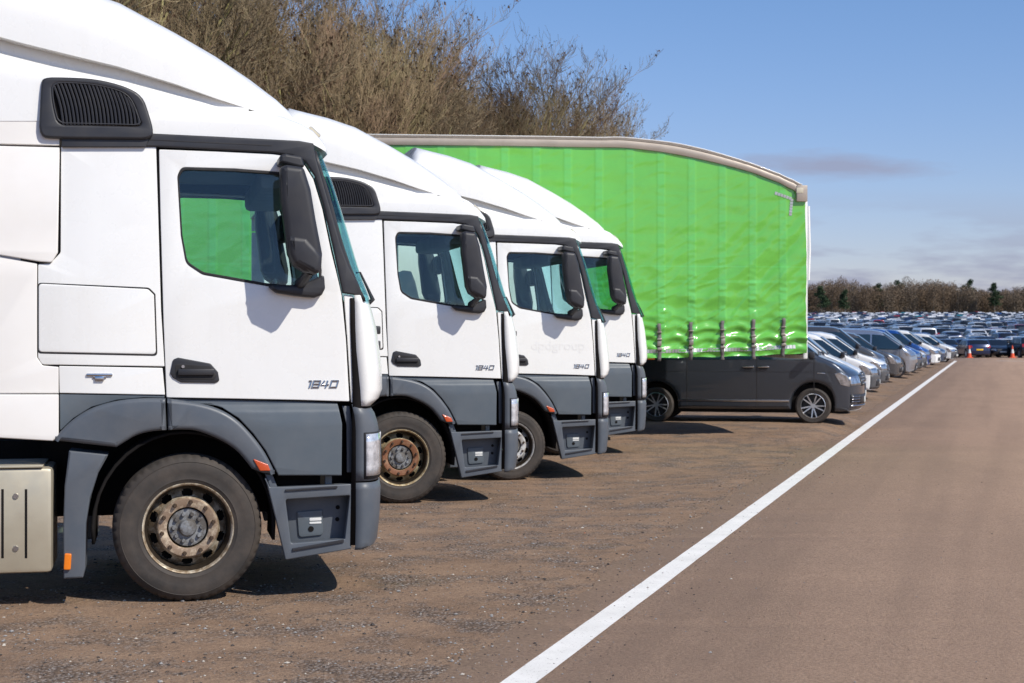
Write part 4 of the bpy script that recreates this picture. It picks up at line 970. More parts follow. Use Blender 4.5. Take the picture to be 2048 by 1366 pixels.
def make_vehicle(kind, pm, low=None, joined=False, fine=False, name='parked_car', plate='plate_w'):
    """low: material of the bumpers; joined: one mesh for vehicles too small to show parts"""
    sp = VEH[kind]; W2 = sp['W']/2; D = veh_deform(sp); parts = []
    root = None if joined else empty(name)
    def add(o):
        if joined: parts.append(o)
        return o
    r, ar, ax = sp['r'], sp['arch'], sp['axle']
    def arch(cx):
        n = 16 if fine else 9
        return [(cx+ar*math.cos(a), .03+r+ar*math.sin(a)) for a in [R(-8)+(R(196))*k/n for k in range(n+1)]]
    sill = .26
    ol = fillet([(u, z, .25 if z > 1.2 else .12) for u, z in sp['top']], .1, 4)
    ol = ol+[(ax-ar*1.02, .25)]+arch(ax)[::-1]+[(ax+ar*1.02, sill)]+[(-ar*1.02, sill)]+arch(0)[::-1]+[(ar*1.02, .235)]
    st = .16 if fine else .3
    sx = [sp['tail']+.05+st*k for k in range(int((sp['nose']-sp['tail'])/st)+1)]+[sp['nose']-.1, sp['nose']-.3, sp['nose']-.5]
    sz = [.3, .45, .6, .75, .9, sp['belt'], sp['belt']+.15, sp['belt']+.3, sp['roof']-.12, sp['roof']-.05] if not fine else [.25+.09*k for k in range(20)]
    sy = [-.9*W2, -.75*W2, -.5*W2, -.25*W2, 0, .25*W2, .5*W2, .75*W2, .9*W2]
    add(extrude2d('body', [ol], W2, 2*W2, .075, pm, root, D, sx, sz, sy, smooth=38))
    add(box('underbody', sp['tail']+.25, sp['nose']-.3, -W2+.16, W2-.16, .2, .75, M['dark'], root, 0))
    def frontu(z, end=1):
        best = None
        for (a, za), (b, zb) in zip(ol, ol[1:]):
            if min(za, zb) <= z <= max(za, zb) and abs(za-zb) > 1e-6:
                u = a+(b-a)*(z-za)/(zb-za)
                if best is None or (u > best if end > 0 else u < best): best = u
        return best if best is not None else (sp['nose'] if end > 0 else sp['tail'])
    def strip(nm, pts, y0, y1, off, mat, par, ny=12, th=.01):
        V = []; m = len(pts)
        for i, (u, z) in enumerate(pts):
            a = Vector(pts[max(0, i-1)]); b = Vector(pts[min(m-1, i+1)]); t_ = (b-a).normalized(); nrm = Vector((t_.y, -t_.x))
            if nrm.x*(1 if u > -1.5 else -1) < 0 and abs(nrm.x) > .2: nrm = -nrm
            if abs(nrm.x) <= .2 and nrm.y < 0: nrm = -nrm
            for k in range(ny+1):
                V.append(D(Vector((u+nrm.x*off, y0+(y1-y0)*k/ny, z+nrm.y*off))))
        Fc = [(i*(ny+1)+k, i*(ny+1)+k+1, (i+1)*(ny+1)+k+1, (i+1)*(ny+1)+k) for i in range(m-1) for k in range(ny)]
        o = mobj(nm, V, Fc, mat, par)
        if not joined: q = o.modifiers.new('thickness', 'SOLIDIFY'); q.thickness = th; q.offset = 0
        return add(o)
    def lerp2(A, B, n): return [(A[0]+(B[0]-A[0])*k/n, A[1]+(B[1]-A[1])*k/n) for k in range(n+1)]
    strip('windscreen', lerp2(*sp['ws'], 6), -W2*.93, W2*.93, .012, M['carglass'], root)
    strip('rear_window', lerp2(*sp['rear'], 4), -W2*.84, W2*.84, .014, M['carglass'], root)
    for fl in (1, -1):
        for w in sp['sidew']:
            add(extrude2d('side_window', [fillet(w, .05)], W2+.006, .03, .003, M['carglass'], root, D, [-3, -2.5, -2, -1.5, -1, -.5, 0], [1.3, 1.5, 1.7], flip=fl))
        # head and tail lamps wrap round the corners
        z0, z1, ya, yb, poly = sp['lamp']
        lm = [(frontu(z), z) for z in (z0+(z1-z0)*k/4 for k in range(5))]
        strip('headlight', lm, fl*W2*ya, fl*W2*.99, .012, M['lamp'], root, 8)
        add(extrude2d('headlight', [fillet(poly, .03)], W2+.008, .03, .004, M['lamp'], root, D, [.4, .5, .6, .7, .8], [.6, .8, .9], flip=fl))
        ta, tb = sp['tl']; lm = [(frontu(z, -1), z) for z in (ta+(tb-ta)*k/4 for k in range(5))]
        strip('tail_lamp', lm, fl*W2*.66, fl*W2*.99, .014, M['tail'], root, 5)
        bm = bmesh.new(); mx = sp['ws'][0][0]-.12; mz = sp['belt']+.03
        y_ = sorted((fl*(W2+.02), fl*(W2+.20))); add_box(bm, mx-.06, mx+.06, y_[0], y_[1], mz-.01, mz+.13, .035); y_ = sorted((fl*(W2-.08), fl*(W2+.06))); add_box(bm, mx-.04, mx+.04, y_[0], y_[1], mz-.02, mz+.04, .01)
        add(bmobj('wing_mirror', bm, M['black'], root))
    z0, z1, y0, y1 = sp['grille']; gl = [(frontu(z), z) for z in (z0+(z1-z0)*k/3 for k in range(4))]
    g = strip('grille', gl, -W2*.52, W2*.52, .010, M['black'], root, 8)
    if not joined:
        for k in range(3):
            z = z0+(z1-z0)*(k+.7)/3.4; u = frontu(z); strip('chrome_bar', [(u, z-.008), (u, z+.008)], -W2*.5, W2*.5, .022, M['chrome'], g, 8)
    z0, z1, y0, y1 = sp['low']
    if low:
        lz = [(frontu(z), z) for z in [.26+(z1+.12-.26)*k/6 for k in range(7)]]
        strip('bumper', lz, -W2*.995, W2*.995, .006, low, root, 16)
    ll = [(frontu(z), z) for z in (z0+(z1-z0)*k/3 for k in range(4))]
    strip('air_intake', ll, -W2*.72, W2*.72, .010, M['black'], root, 8)
    if fine:
        for fl in (1, -1):
            g2 = strip('intake_slats', [(frontu(.40), .40), (frontu(.56), .56)], fl*W2*.66, fl*W2*.985, .012, M['black'], root, 5)
            for z in (.42, .47, .52): strip('slat', [(frontu(z), z-.006), (frontu(z), z+.006)], fl*W2*.66, fl*W2*.985, .024, M['chrome'], g2, 5)
        strip('chrome_strip', [(frontu(.345), .335), (frontu(.36), .36)], -W2*.99, W2*.99, .018, M['chrome'], root, 16)
    un = sp['nose']
    pu = frontu(.45 if kind != 'van' else .62)
    add(box('number_plate', pu-.005, pu+.016, -.26, .26, .40, .51, M['plate_w'], root, .002))
    pu = frontu(.62, -1); add(box('number_plate', pu-.016, pu+.02, -.26, .26, .58, .70, M['plate_y'], root, .002))
    # seams
    if not joined:
        for sx_ in sp['seams']:
            for fl in (1, -1):
                if fine and sx_ == sp['seams'][-1]: pass
                add(extrude2d('door_seam', [[(sx_-.006, .30), (sx_+.006, .30), (sx_+.006, sp['belt']), (sx_-.006, sp['belt'])]], W2+.0025, .01, .0005, M['seam'], root, D, (), [.45, .6, .75, .9, 1.05], flip=fl))
    seg = 40 if fine else 18
    for x in (0, ax):
        for fl in (1, -1):
            tp = [(r*.68, -.085), (r*.72, -.10), (r*.9, -.108), (r*.975, -.09), (r, -.06), (r, .06), (r*.975, .09), (r*.72, .10)]
            w = lathe('wheel', tp, M['tyre'] if fine else M['black'], root, seg)
            w.location = (x, -fl*(W2-.115 if fl else 0), r); w.rotation_euler = (0, 0, math.pi if fl < 0 else 0)
            if joined:
                bm = bmesh.new(); add_tube(bm, [(0, -.07, 0), (0, -.085, 0)], r*.66, 14)
                for v in bm.verts: pass
                d = bmobj('rim', bm, M['rimsilver'], None); d.location = w.location; d.rotation_euler = w.rotation_euler; add(w); add(d)
            else:
                lathe('rim', [(r*.70, -.095), (r*.68, -.10), (r*.655, -.09), (r*.64, -.03), (r*.60, .02), (.0001, .02)], M['black'], w, seg)
                lathe('rim_lip', [(r*.695, -.099), (r*.67, -.103), (r*.655, -.093)], M['rimsilver'], w, seg)
                bm = bmesh.new(); n = 10
                for k in range(n):
                    a = 2*math.pi*(k+(.16 if k % 2 else -.16))/n+.1; ca, sa = math.cos(a), math.sin(a)
                    vs = []
                    for rr, hw_, yy in ((.04, .014, -.078), (r*.66, .011, -.090)):
                        for s_ in (-1, 1):
                            for dy in (0, .02): vs.append(bm.verts.new((rr*ca-s_*hw_*sa, yy+dy, rr*sa+s_*hw_*ca)))
                    for q in ((0, 2, 6, 4), (1, 5, 7, 3), (0, 4, 5, 1), (2, 3, 7, 6)): bm.faces.new([vs[i] for i in q])
                add_tube(bm, [(0, -.08, 0), (0, -.094, 0)], .045, 12); bmobj('spokes', bm, M['rimsilver'], w)
    if joined: return join_parts(parts, name)
    return root
def car_paint(name, c, metal=.5, rough=.26):
    t = NT(name); t.set(col=c, rough=rough, metal=metal, coat=.8); return t.m
CP = {'charcoal': car_paint('charcoal_metallic', (.058, .067, .084), .5, .26), 'white': car_paint('white_car_paint', (.78, .78, .77), 0), 'grey': car_paint('mid_grey_metallic', (.10, .10, .105), .5), 'silver': car_paint('silver_metallic', (.42, .44, .48), .75),
      'blue': car_paint('blue_car_paint', (.012, .075, .30), .3), 'darkblue': car_paint('navy_paint', (.012, .022, .06), .3), 'black': car_paint('black_car_paint', (.012, .014, .02), .2), 'red': car_paint('red_car_paint', (.28, .012, .02), .2),
      'teal': car_paint('teal_car_paint', (.02, .22, .28), .3), 'slate': car_paint('slate_blue_metallic', (.06, .09, .15), .5)}
def park(o, D_, xn, yaw, label, cat, group, kind='van', dz=None, pitch=0.):
    X = (xn-1024)/F*D_; c, s_ = math.cos(R(yaw)), math.sin(R(yaw)); n = VEH[kind]['nose']
    x = X-n*c; y = D_-n*s_+VEH[kind]['W']/2*.3
    ax_ = VEH[kind]['axle']; zf = gz(x, y); zr = gz(x+ax_*c, y+ax_*s_); n_y = VEH[kind]['W']/2-.1
    zf = min(gz(x+n_y*s_, y-n_y*c), gz(x-n_y*s_, y+n_y*c)); zr = min(gz(x+ax_*c+n_y*s_, y+ax_*s_-n_y*c), gz(x+ax_*c-n_y*s_, y+ax_*s_+n_y*c))
    o.location = (x, y, zf-.008); o.rotation_euler = (0, math.atan2(zr-zf, -ax_), R(yaw)); tag(o, label, cat, group); return o
G1 = 'vans parked nose out along the painted line'
v = make_vehicle('van', CP['charcoal'], fine=True, name='parked_van')
park(v, 31.8, 1735, -13, 'dark charcoal van with ten-spoke alloy wheels under the end of the green trailer', 'van', G1, 'van', .19, -1.0)
# chrome side strip, handles and lettering-free badge on the nearest van
VD = veh_deform(VEH['van'])
for fl in (1, -1):
    extrude2d('sill_strip', [[(-.45, .41), (-2.58, .41), (-2.58, .45), (-.45, .45)]], .957, .012, .002, M['chrome'], v, VD, [-1.06], (), flip=fl)
    for hx in (-1.22, -.93):
        extrude2d('door_recess', [fillet([(hx-.10, 1.03), (hx+.08, 1.03), (hx+.08, 1.12), (hx-.10, 1.12)], .04)], .953, .01, .002, M['black'], v, VD, flip=fl)
        extrude2d('door_handle', [fillet([(hx-.11, 1.065), (hx+.11, 1.065), (hx+.11, 1.10), (hx-.11, 1.10)], .015)], .985, .025, .006, M['chrome'], v, VD, flip=fl)
    extrude2d('crease_shade_line', [[(-3.8, .985), (.5, .985), (.5, .990), (-3.8, .990)]], .953, .008, .0005, M['seam'], v, VD, [-3, -2, -1, 0, .3], (), flip=fl)  # thin dark strip drawn as the shade line of the body crease
    extrude2d('wing_badge', [[(.08, .955), (.24, .955), (.22, .972), (.08, .975)]], .955, .008, .001, M['chrome'], v, VD, flip=fl)
greyb = paint('grey_bumper_plastic', (.07, .07, .075), .5, .1)
ROW = [('van', 'white', 'black', 37.6, 1735, -13, 'white van squeezed just behind the charcoal van'),
       ('smallvan', 'white', 'grey', 45.5, 1764, -13, 'low white van with plain grey front bumper, third along the line'),
       ('smallvan', 'white', 'grey', 50.5, 1782, -13, 'white van with a sloping bonnet in front of the grey van'),
       ('van', 'grey', None, 54.5, 1779, -13, 'mid grey van with its cab window showing, behind two white vans'),
       ('smallvan', 'grey', None, 60, 1809, -13, 'dark grey small van beside the silver electric van'),
       ('electricvan', 'silver', None, 66, 1838, -15, 'silver round-nosed van with a honeycomb lower grille'),
       ('van', 'blue', 'grey', 71, 1848, -15, 'bright blue van just past the silver round-nosed van'),
       ('smallvan', 'white', 'grey', 75, 1857, -15, 'white van with grey bumper between two blue vans'),
       ('van', 'blue', None, 80, 1865, -15, 'blue van whose bonnet shows behind a white van'),
       ('van', 'white', 'wrap', 86, 1883, -16, 'white van with protective wrap over its whole nose'),
       ('smallvan', 'slate', None, 94, 1896, -18, 'slate blue van second from the far end of the row'),
       ('smallvan', 'white', 'grey', 103, 1917, -24, 'white van with dark bumper at the far end of the row')]
wrapm = NT('white_wrap_film').set(col=(.8, .8, .79), rough=.5).m
for k, (kd, c, lowc, D_, xn, yw, lb) in enumerate(ROW):
    o = make_vehicle(kd, CP[c], {'black': M['black'], 'grey': greyb, 'wrap': wrapm, None: None}[lowc], name='parked_van')
    park(o, D_, xn, yw, lb, 'van', G1, kd)
# ------------------------------------------------------------------ the field of stored cars
FP = {}
M['fieldglass'] = NT('stored_car_glass').set(col=(.010, .016, .028), rough=.3, spec=.22).m
for n_, c in (('white', (.82, .82, .82)), ('black', (.015, .017, .025)), ('dark blue', (.015, .03, .09)), ('grey', (.09, .10, .12)), ('silver', (.36, .40, .46)), ('red', (.25, .012, .02)), ('blue', (.03, .10, .30)), ('teal', (.02, .22, .28))):
    FP[n_] = car_paint('field_'+n_.replace(' ', '_'), c, .3)
TPL = {}
for kd in ('hatch', 'suv', 'saloon', 'van'):
    o = make_vehicle(kd, FP['white'], joined=True, name={'van': 'stored_van'}.get(kd, 'stored_car')); me = o.data; bpy.data.objects.remove(o)
    for i, m in enumerate(me.materials):
        if m == FP['white']: pi_ = i
        if m == M['carglass']: me.materials[i] = M['fieldglass']
    TPL[kd] = (me, pi_)
rr = random.Random(11)
def field_car(kd, colr, x, y, rz, label, group='stored cars packed in rows beyond the end of the road'):
    me, pi_ = TPL[kd]; o = bpy.data.objects.new('stored_van' if kd == 'van' else 'stored_car', me); COL.objects.link(o)
    o.material_slots[pi_].link = 'OBJECT'; o.material_slots[pi_].material = FP[colr]
    sl = (gz(x, y+1)-gz(x, y-1))/2
    o.location = (x, y, gz(x, y)); o.rotation_euler = (0, 0, rz)
    tag(o, label, 'van' if kd == 'van' else 'car', group); return o
def fx(px, D_): return (px-1024)/F*D_
NM = {'hatch': 'hatchback', 'suv': 'tall car', 'saloon': 'saloon', 'van': 'van'}
# first rank, seen clearly: local +x is the nose; rz=+90 shows the tail
FR = [('hatch', 'dark blue', 1936, 129.5, 90, 'dark hatchback seen from behind with yellow plate, left of the road end'),
      ('hatch', 'black', 1957, 134.5, 90, 'black hatchback parked behind and right of the first traffic cone'),
      ('suv', 'dark blue', 1979, 132, -90, 'dark blue sport utility car facing us, left of the white-plated one'),
      ('saloon', 'black', 2000, 129, -90, 'black saloon facing us with a white front plate between the traffic cones'),
      ('suv', 'black', 2040, 128.5, 90, 'black sport utility car seen from behind at the right edge'),
      ('saloon', 'dark blue', 1899, 133, -90, 'dark blue saloon facing us right behind the last van of the row'),
      ('suv', 'grey', 1878, 139, -90, 'grey sport utility car facing us above the last vans of the row'),
      ('hatch', 'dark blue', 1914, 141, 90, 'dark blue hatchback peeping over the dark saloon near the last van')]
for kd, c, px, D_, rz, lb in FR: field_car(kd, c, fx(px, D_), D_, R(rz+rr.uniform(-3, 3)), lb)
WT = [('white', 34), ('black', 22), ('dark blue', 15), ('grey', 12), ('silver', 12), ('red', 4), ('blue', 4), ('teal', 1)]
cands = []; y = 139.
row = 0
while y < 618:
    stepx = 2.55; x0 = fx(1180, y); x1 = fx(2048, y)+10+y*.02
    x = x0+rr.uniform(0, 2); face = rr.choice((90, -90)); j = 0
    while x < x1:
        r1 = rr.random()
        if r1 > .06 and not (y < 143 and x < fx(1928, y)+1.2):
            cands.append((row, j, x+rr.uniform(-.15, .15), y+rr.uniform(-.5, .5), face if rr.random() < .85 else -face, rr.choices([a for a, _ in WT], [b for _, b in WT])[0], rr.choices(['hatch', 'suv', 'saloon', 'van'], [42, 30, 20, 8])[0]))
            j += 1
        x += stepx+rr.uniform(0, .5) if rr.random() > .03 else 5
    y += 5.6 if row % 2 == 0 else 7.0
    row += 1
indiv = [c for c in cands if fx(1600, c[3]) < c[2] < fx(2058, c[3])][:285]
ids = {id(c) for c in indiv}
ORD = ['nearest', 'second', 'third', 'fourth', 'fifth', 'sixth', 'seventh', 'eighth', 'ninth', 'tenth', 'eleventh', 'twelfth', 'thirteenth', 'fourteenth', 'fifteenth', 'sixteenth', 'seventeenth', 'eighteenth', 'nineteenth', 'twentieth', 'twenty-first', 'twenty-second', 'twenty-third', 'twenty-fourth', 'twenty-fifth', 'twenty-sixth', 'twenty-seventh', 'twenty-eighth', 'twenty-ninth', 'thirtieth']
bycol = {}
for c in indiv:
    key = (c[0], c[5], c[6]); bycol.setdefault(key, []).append(c)
for c in indiv:
    same = bycol[(c[0], c[5], c[6])]; q = same.index(c)
    sidew = 'showing its tail' if c[4] > 0 else 'facing us'
    pos = '' if len(same) == 1 else (', '+(['leftmost', 'second', 'third', 'fourth', 'fifth', 'sixth', 'seventh', 'eighth'][min(q, 7)])+' such from left')
    field_car(c[6], c[5], c[2], c[3], R(c[4]), f"{c[5]} {NM[c[6]]} {sidew}, {ORD[min(c[0], 29)]} stored row{pos}")
# everything farther: one mesh of small simple cars
def lowprof(k):
    if k == 'van': return [(-2.2, .3), (-2.2, 1.15), (-2.1, 1.85), (1.0, 1.9), (1.7, 1.2), (2.3, .95), (2.35, .3)], 1.15
    if k == 'suv': return [(-2.1, .3), (-2.1, 1.1), (-1.6, 1.6), (.3, 1.62), (1.0, 1.12), (2.1, .9), (2.15, .3)], 1.1
    if k == 'saloon': return [(-2.2, .25), (-2.2, .98), (-1.5, 1.0), (-.8, 1.4), (.2, 1.42), (.9, .97), (2.1, .75), (2.2, .25)], .97
    return [(-2.0, .25), (-2.0, .95), (-1.6, 1.40), (.2, 1.45), (.95, .98), (2.0, .75), (2.1, .25)], .97
fm = list(FP.keys()); V = []; Fc = []; idx = []
for c in cands:
    if id(c) in ids: continue
    row_, j, x, y, face, colr, kd = c; pr, belt = lowprof(kd)
    if colr in ('black', 'dark blue') and rr.random() < .3: colr = rr.choice(('white', 'silver', 'white'))
    p2 = [pr[0]]
    for (a, za), (b, zb) in zip(pr, pr[1:]):
        if abs(za-zb) > .25 and max(za, zb) > belt+.2:
            f = .62 if zb > za else .38; p2.append((a+(b-a)*f, za+(zb-za)*f))
        p2.append((b, zb))
    pr = p2; o = len(V); n = len(pr); ci = fm.index(colr)
    ca, sa = math.cos(R(face)), math.sin(R(face)); z0 = gz(x, y)
    for s_ in (-1, 1):
        for u, z in pr:
            w = .88*(1-.17*clampi(belt-.01, belt+.5, z))*s_; V.append((x+u*ca-w*sa, y+u*sa+w*ca, z0+z))
    for k in range(n-1):
        (a, za), (b, zb) = pr[k], pr[k+1]; glass_ = abs(za-zb) > .15 and min(za, zb) >= belt-.06 and max(za, zb) > belt+.1 and min(za, zb) < belt+.1
        Fc.append((o+k, o+k+1, o+n+k+1, o+n+k)); idx.append(len(fm) if glass_ else ci)
    low_ = [k for k in range(n) if pr[k][1] <= belt+.1]; top_ = [k for k in range(n) if pr[k][1] >= belt-.05]
    for b in (0, n):
        Fc.append(tuple(o+b+k for k in low_)); idx.append(ci)
        Fc.append(tuple(o+b+k for k in top_)); idx.append(len(fm))
    Fc.append((o, o+n-1, o+n+n-1, o+n)); idx.append(len(fm)+1)
tag(mobj('distant_parked_cars', V, Fc, [FP[k] for k in fm]+[M['fieldglass'], M['dark']], idx=idx, smooth=0), kind='stuff')
# traffic cones
def cone(px, D_, label):
    c = empty('traffic_cone', (fx(px, D_), D_, gz(fx(px, D_), D_)+.01), label=label, cat='traffic cone', group='traffic cones at the end of the road')
    bm = bmesh.new(); add_box(bm, -.24, .24, -.24, .24, 0, .05, .01); bmobj('cone_base', bm, M['orange2'], c)
    tube('cone_body', [(0, 0, .05), (0, 0, .36)], [.17, .115], M['orange2'], c, 20); tube('white_band', [(0, 0, .36), (0, 0, .66)], [.116, .065], M['plate_w'], c, 20); tube('cone_tip', [(0, 0, .66), (0, 0, .95)], [.065, .03], M['orange2'], c, 20)
M['orange2'] = NT('cone_orange').set(col=(.75, .10, .03), rough=.6).m
cone(1939, 125.5, 'orange and white traffic cone in front of the dark hatchback tail'); cone(2025, 124.5, 'orange and white traffic cone left of the sport utility car at the edge')

# ------------------------------------------------------------------ bare trees
def bark(name, a, b, sc=3.):
    t = NT(name); t.set(col=t.mix(t.ramp(t.noise(sc, 4, .7), [(.35, (0, 0, 0)), (.65, (1, 1, 1))]), a, b), rough=.9, spec=.1); return t.m
M['bark'] = bark('mossy_grey_bark', (.26, .22, .13), (.34, .31, .12), 1.2)
M['twig'] = bark('olive_brown_twigs', (.29, .235, .14), (.22, .165, .105), .35)
M['twig2'] = bark('reddish_brown_twigs', (.27, .18, .12), (.26, .215, .115), .4)
M['keys'] = bark('dry_seed_bunches', (.10, .060, .035), (.07, .045, .03))
def bare_tree(seed, H=14., spread=1., dens=1.):
    """three meshes' worth of branching: limbs, fine twigs and dry seed bunches"""
    r_ = random.Random(seed); limbs = []; twigs = []; keys = []
    def grow(p, d, L, rad, lev):
        n = 4 if lev < 3 else 3; pts = [p]; q = p.copy(); dd = d.copy()
        for i in range(n):
            dd = (dd+Vector((r_.gauss(0, .09), r_.gauss(0, .09), r_.gauss(0, .07)+(.12 if lev < 4 else .22)))).normalized()
            q = q+dd*L/n; pts.append(q.copy())
        (limbs if lev < 3 else twigs).append((pts, rad, rad*.55 if lev < 5 else .005))
        if lev >= 6:
            if r_.random() < .16: keys.append(q.copy())
            return
        nb = [r_.randint(3, 4), r_.randint(5, 6), r_.randint(5, 7), r_.randint(4, 6), r_.randint(4, 6), r_.randint(3, 4)][lev]
        nb = max(2, int(nb*dens+r_.random()))
        for k in range(nb):
            f = .25+.75*(k+r_.random())/nb if lev else .3+.7*(k+r_.random())/nb
            i = min(n-1, int(f*n)); b = pts[i].lerp(pts[i+1], f*n-i)
            ax = (pts[i+1]-pts[i]).normalized(); side_ = ax.orthogonal().normalized(); side_.rotate(Matrix.Rotation(r_.uniform(0, 6.283), 3, ax))
            ang = R([30, 32, 34, 37, 40, 42][lev])*r_.uniform(.6, 1.25)*spread
            nd = ax*math.cos(ang)+side_*math.sin(ang)
            grow(b, nd.normalized(), L*[.72, .66, .60, .58, .56, .6][lev]*r_.uniform(.75, 1.15), max(.0075, rad*[.5, .5, .5, .5, .6, .7][lev]), lev+1)
    for k in range(r_.randint(2, 3)):
        a = r_.uniform(0, 6.28); grow(Vector((r_.uniform(-.4, .4), r_.uniform(-.4, .4), 0)), Vector((.22*math.cos(a), .22*math.sin(a), 1)).normalized(), H*.52, .19*r_.uniform(.7, 1.1), 0)
    return limbs, twigs, keys
def tubes_np(lst, seg):
    """branches as seg-sided tapered tubes, flattened to arrays"""
    V = []; Fc = []
    for pts, r0, r1 in lst:
        n = len(pts); o = len(V)
        ax = (pts[-1]-pts[0]).normalized(); a = ax.orthogonal().normalized(); b = ax.cross(a)
        for i, p in enumerate(pts):
            r = r0+(r1-r0)*i/(n-1)
            for k in range(seg):
                t_ = 2*math.pi*k/seg; V.append(p+(a*math.cos(t_)+b*math.sin(t_))*r)
        for i in range(n-1):
            for k in range(seg): Fc.append((o+i*seg+k, o+i*seg+(k+1) % seg, o+(i+1)*seg+(k+1) % seg, o+(i+1)*seg+k))
    return V, Fc
def raw_mesh(name, V, Fc, mat, smooth=False):
    me = bpy.data.meshes.new(name); me.from_pydata([tuple(v) for v in V], [], Fc); me.materials.append(mat)
    if smooth:
        for p in me.polygons: p.use_smooth = True
    return me
TREES = []
for k, (sd, sp_, dn) in enumerate(((3, 1., .92), (8, .9, .92), (21, 1.1, .90))):
    L_, T_, K_ = bare_tree(sd, 14., sp_, dn)
    V, Fc = tubes_np(L_, 7); a = raw_mesh('trunk', V, Fc, M['bark'], True)
    V, Fc = tubes_np(T_, 3); b = raw_mesh('crown', V, Fc, M['twig'] if k != 1 else M['twig2'])
    r_ = random.Random(sd); V = []; Fc = []
    for p in K_:
        for _ in range(3):
            o = len(V); q = p+Vector((r_.gauss(0, .03), r_.gauss(0, .03), r_.gauss(-.03, .03)))
            for _ in range(3): V.append(q+Vector((r_.gauss(0, .035), r_.gauss(0, .035), r_.gauss(0, .045))))
            Fc.append((o, o+1, o+2))
    c = raw_mesh('seed_bunches', V, Fc, M['keys'])
    zs = float(np.percentile([v.co.z for v in b.vertices], 97.5)); open('/tmp/stat.txt','a').write(str(('tree', k, len(b.vertices), len(a.vertices), 'h', round(zs, 1)))+'\n')
    TREES.append((a, b, c, zs))
rt_ = random.Random(77)
def place_tree(k, x, y, h, label, rz):
    a, b, c, zs = TREES[k]
    t_ = empty('bare_tree', (x, y, gz(x, y)-.05), rz, label, 'tree', 'bare trees in the belt behind the trucks and trailer')
    t_.scale = (h/zs*rt_.uniform(.95, 1.15), h/zs*rt_.uniform(.95, 1.15), h/zs)
    for nm, me in (('trunk', a), ('crown', b), ('seed_bunches', c)): link(bpy.data.objects.new(nm, me), t_)
def tree_x(y): return -1.2+.277*(y-61)
TR_Y = [33, 37.5, 42, 46.5, 51, 56, 61, 66.5, 72, 78, 84, 90, 96.5, 103]
ORDT = ['nearest', 'second', 'third', 'fourth', 'fifth', 'sixth', 'seventh', 'eighth', 'ninth', 'tenth', 'eleventh', 'twelfth', 'thirteenth', 'last and lowest']
for i, y in enumerate(TR_Y):
    h = 12.9+rt_.uniform(-.6, .6); h = h if i < 12 else [0, 11.4, 8.0][i-11]
    col_ = 'reddish' if i % 3 == 1 else 'olive-brown'
    place_tree(i % 3, tree_x(y)-2.6, y, h, f'{col_} bare tree, {ORDT[i]} of the front rank behind the trucks and green trailer', rt_.uniform(0, 6.28))
for i, y in enumerate(TR_Y[:13]):
    col_ = 'reddish' if (i+2) % 3 == 1 else 'olive-brown'
    place_tree((i+2) % 3, tree_x(y+3)-6.8, y+3, 12.8+rt_.uniform(-.6, .6), f'{col_} bare tree, {ORDT[i]} of the rear rank deeper in the belt', rt_.uniform(0, 6.28))
for i, y in list(enumerate(TR_Y[:12]))[::2]:
    col_ = 'reddish' if (i+1) % 3 == 1 else 'olive-brown'
    place_tree((i+1) % 3, tree_x(y+1)-.2+rt_.uniform(-.4, .4), y+1.5, (8.8 if i < 10 else 7)+rt_.uniform(-.8, .8), f'{col_} lower bare tree, {ORDT[i]} at the edge of the belt beside the vehicles', rt_.uniform(0, 6.28))
for i, y in list(enumerate(TR_Y[:13]))[::2]:
    place_tree(i % 3, tree_x(y+2)-4.6+rt_.uniform(-.6, .6), y+3.2, 13.0+rt_.uniform(-.7, .7), f'bare tree in the middle of the belt, {ORDT[i]} between front and rear ranks', rt_.uniform(0, 6.28))
# thicket and undergrowth at the foot of the belt
r_ = random.Random(4); tw = []
for _ in range(5200):
    y = r_.uniform(30, 108); x = tree_x(y)-r_.uniform(.5, 9); h = r_.uniform(1.5, 4.6); p = Vector((x, y, gz(x, y))); d = Vector((r_.gauss(0, .28), r_.gauss(0, .28), 1))
    pts = [p+d*h*q/3+Vector((r_.gauss(0, .08), r_.gauss(0, .08), 0)) for q in range(4)]; tw.append((pts, .016, .004))
    for _ in range(5):
        b = pts[r_.choice((1, 2))]; e = b+Vector((r_.gauss(0, .5), r_.gauss(0, .5), r_.uniform(.3, 1.2))); tw.append(([b, e], .009, .003))
V, Fc = tubes_np(tw, 3); o = link(bpy.data.objects.new('undergrowth', raw_mesh('undergrowth', V, Fc, M['twig']))); tag(o, kind='stuff')
# ------------------------------------------------------------------ far wood closing the field
M['wood1'] = bark('far_wood_brown', (.19, .135, .09), (.16, .115, .08), .05)
M['wood2'] = bark('far_wood_grey', (.21, .16, .115), (.17, .13, .095), .05)
M['fartrunk'] = bark('far_pale_trunks', (.32, .26, .20), (.22, .18, .14), .1)
M['pine'] = bark('dark_evergreen_needles', (.035, .062, .032), (.05, .075, .04), .3)
r_ = np.random.default_rng(3); V = []; Fc = []; idx = []; nV = 0
def tri_cloud(c, rad, n, size, mi):
    """n small random triangles inside an ellipsoid"""
    global nV
    d = r_.normal(size=(n, 3)); d /= np.linalg.norm(d, axis=1)[:, None]; p = c+d*rad*(r_.random((n, 1))**.45)
    t = p[:, None, :]+r_.normal(size=(n, 3, 3))*size
    V.append(t.reshape(-1, 3)); k = np.arange(n*3).reshape(-1, 3)+nV; Fc.append(k); idx.append(np.full(n, mi)); nV += n*3
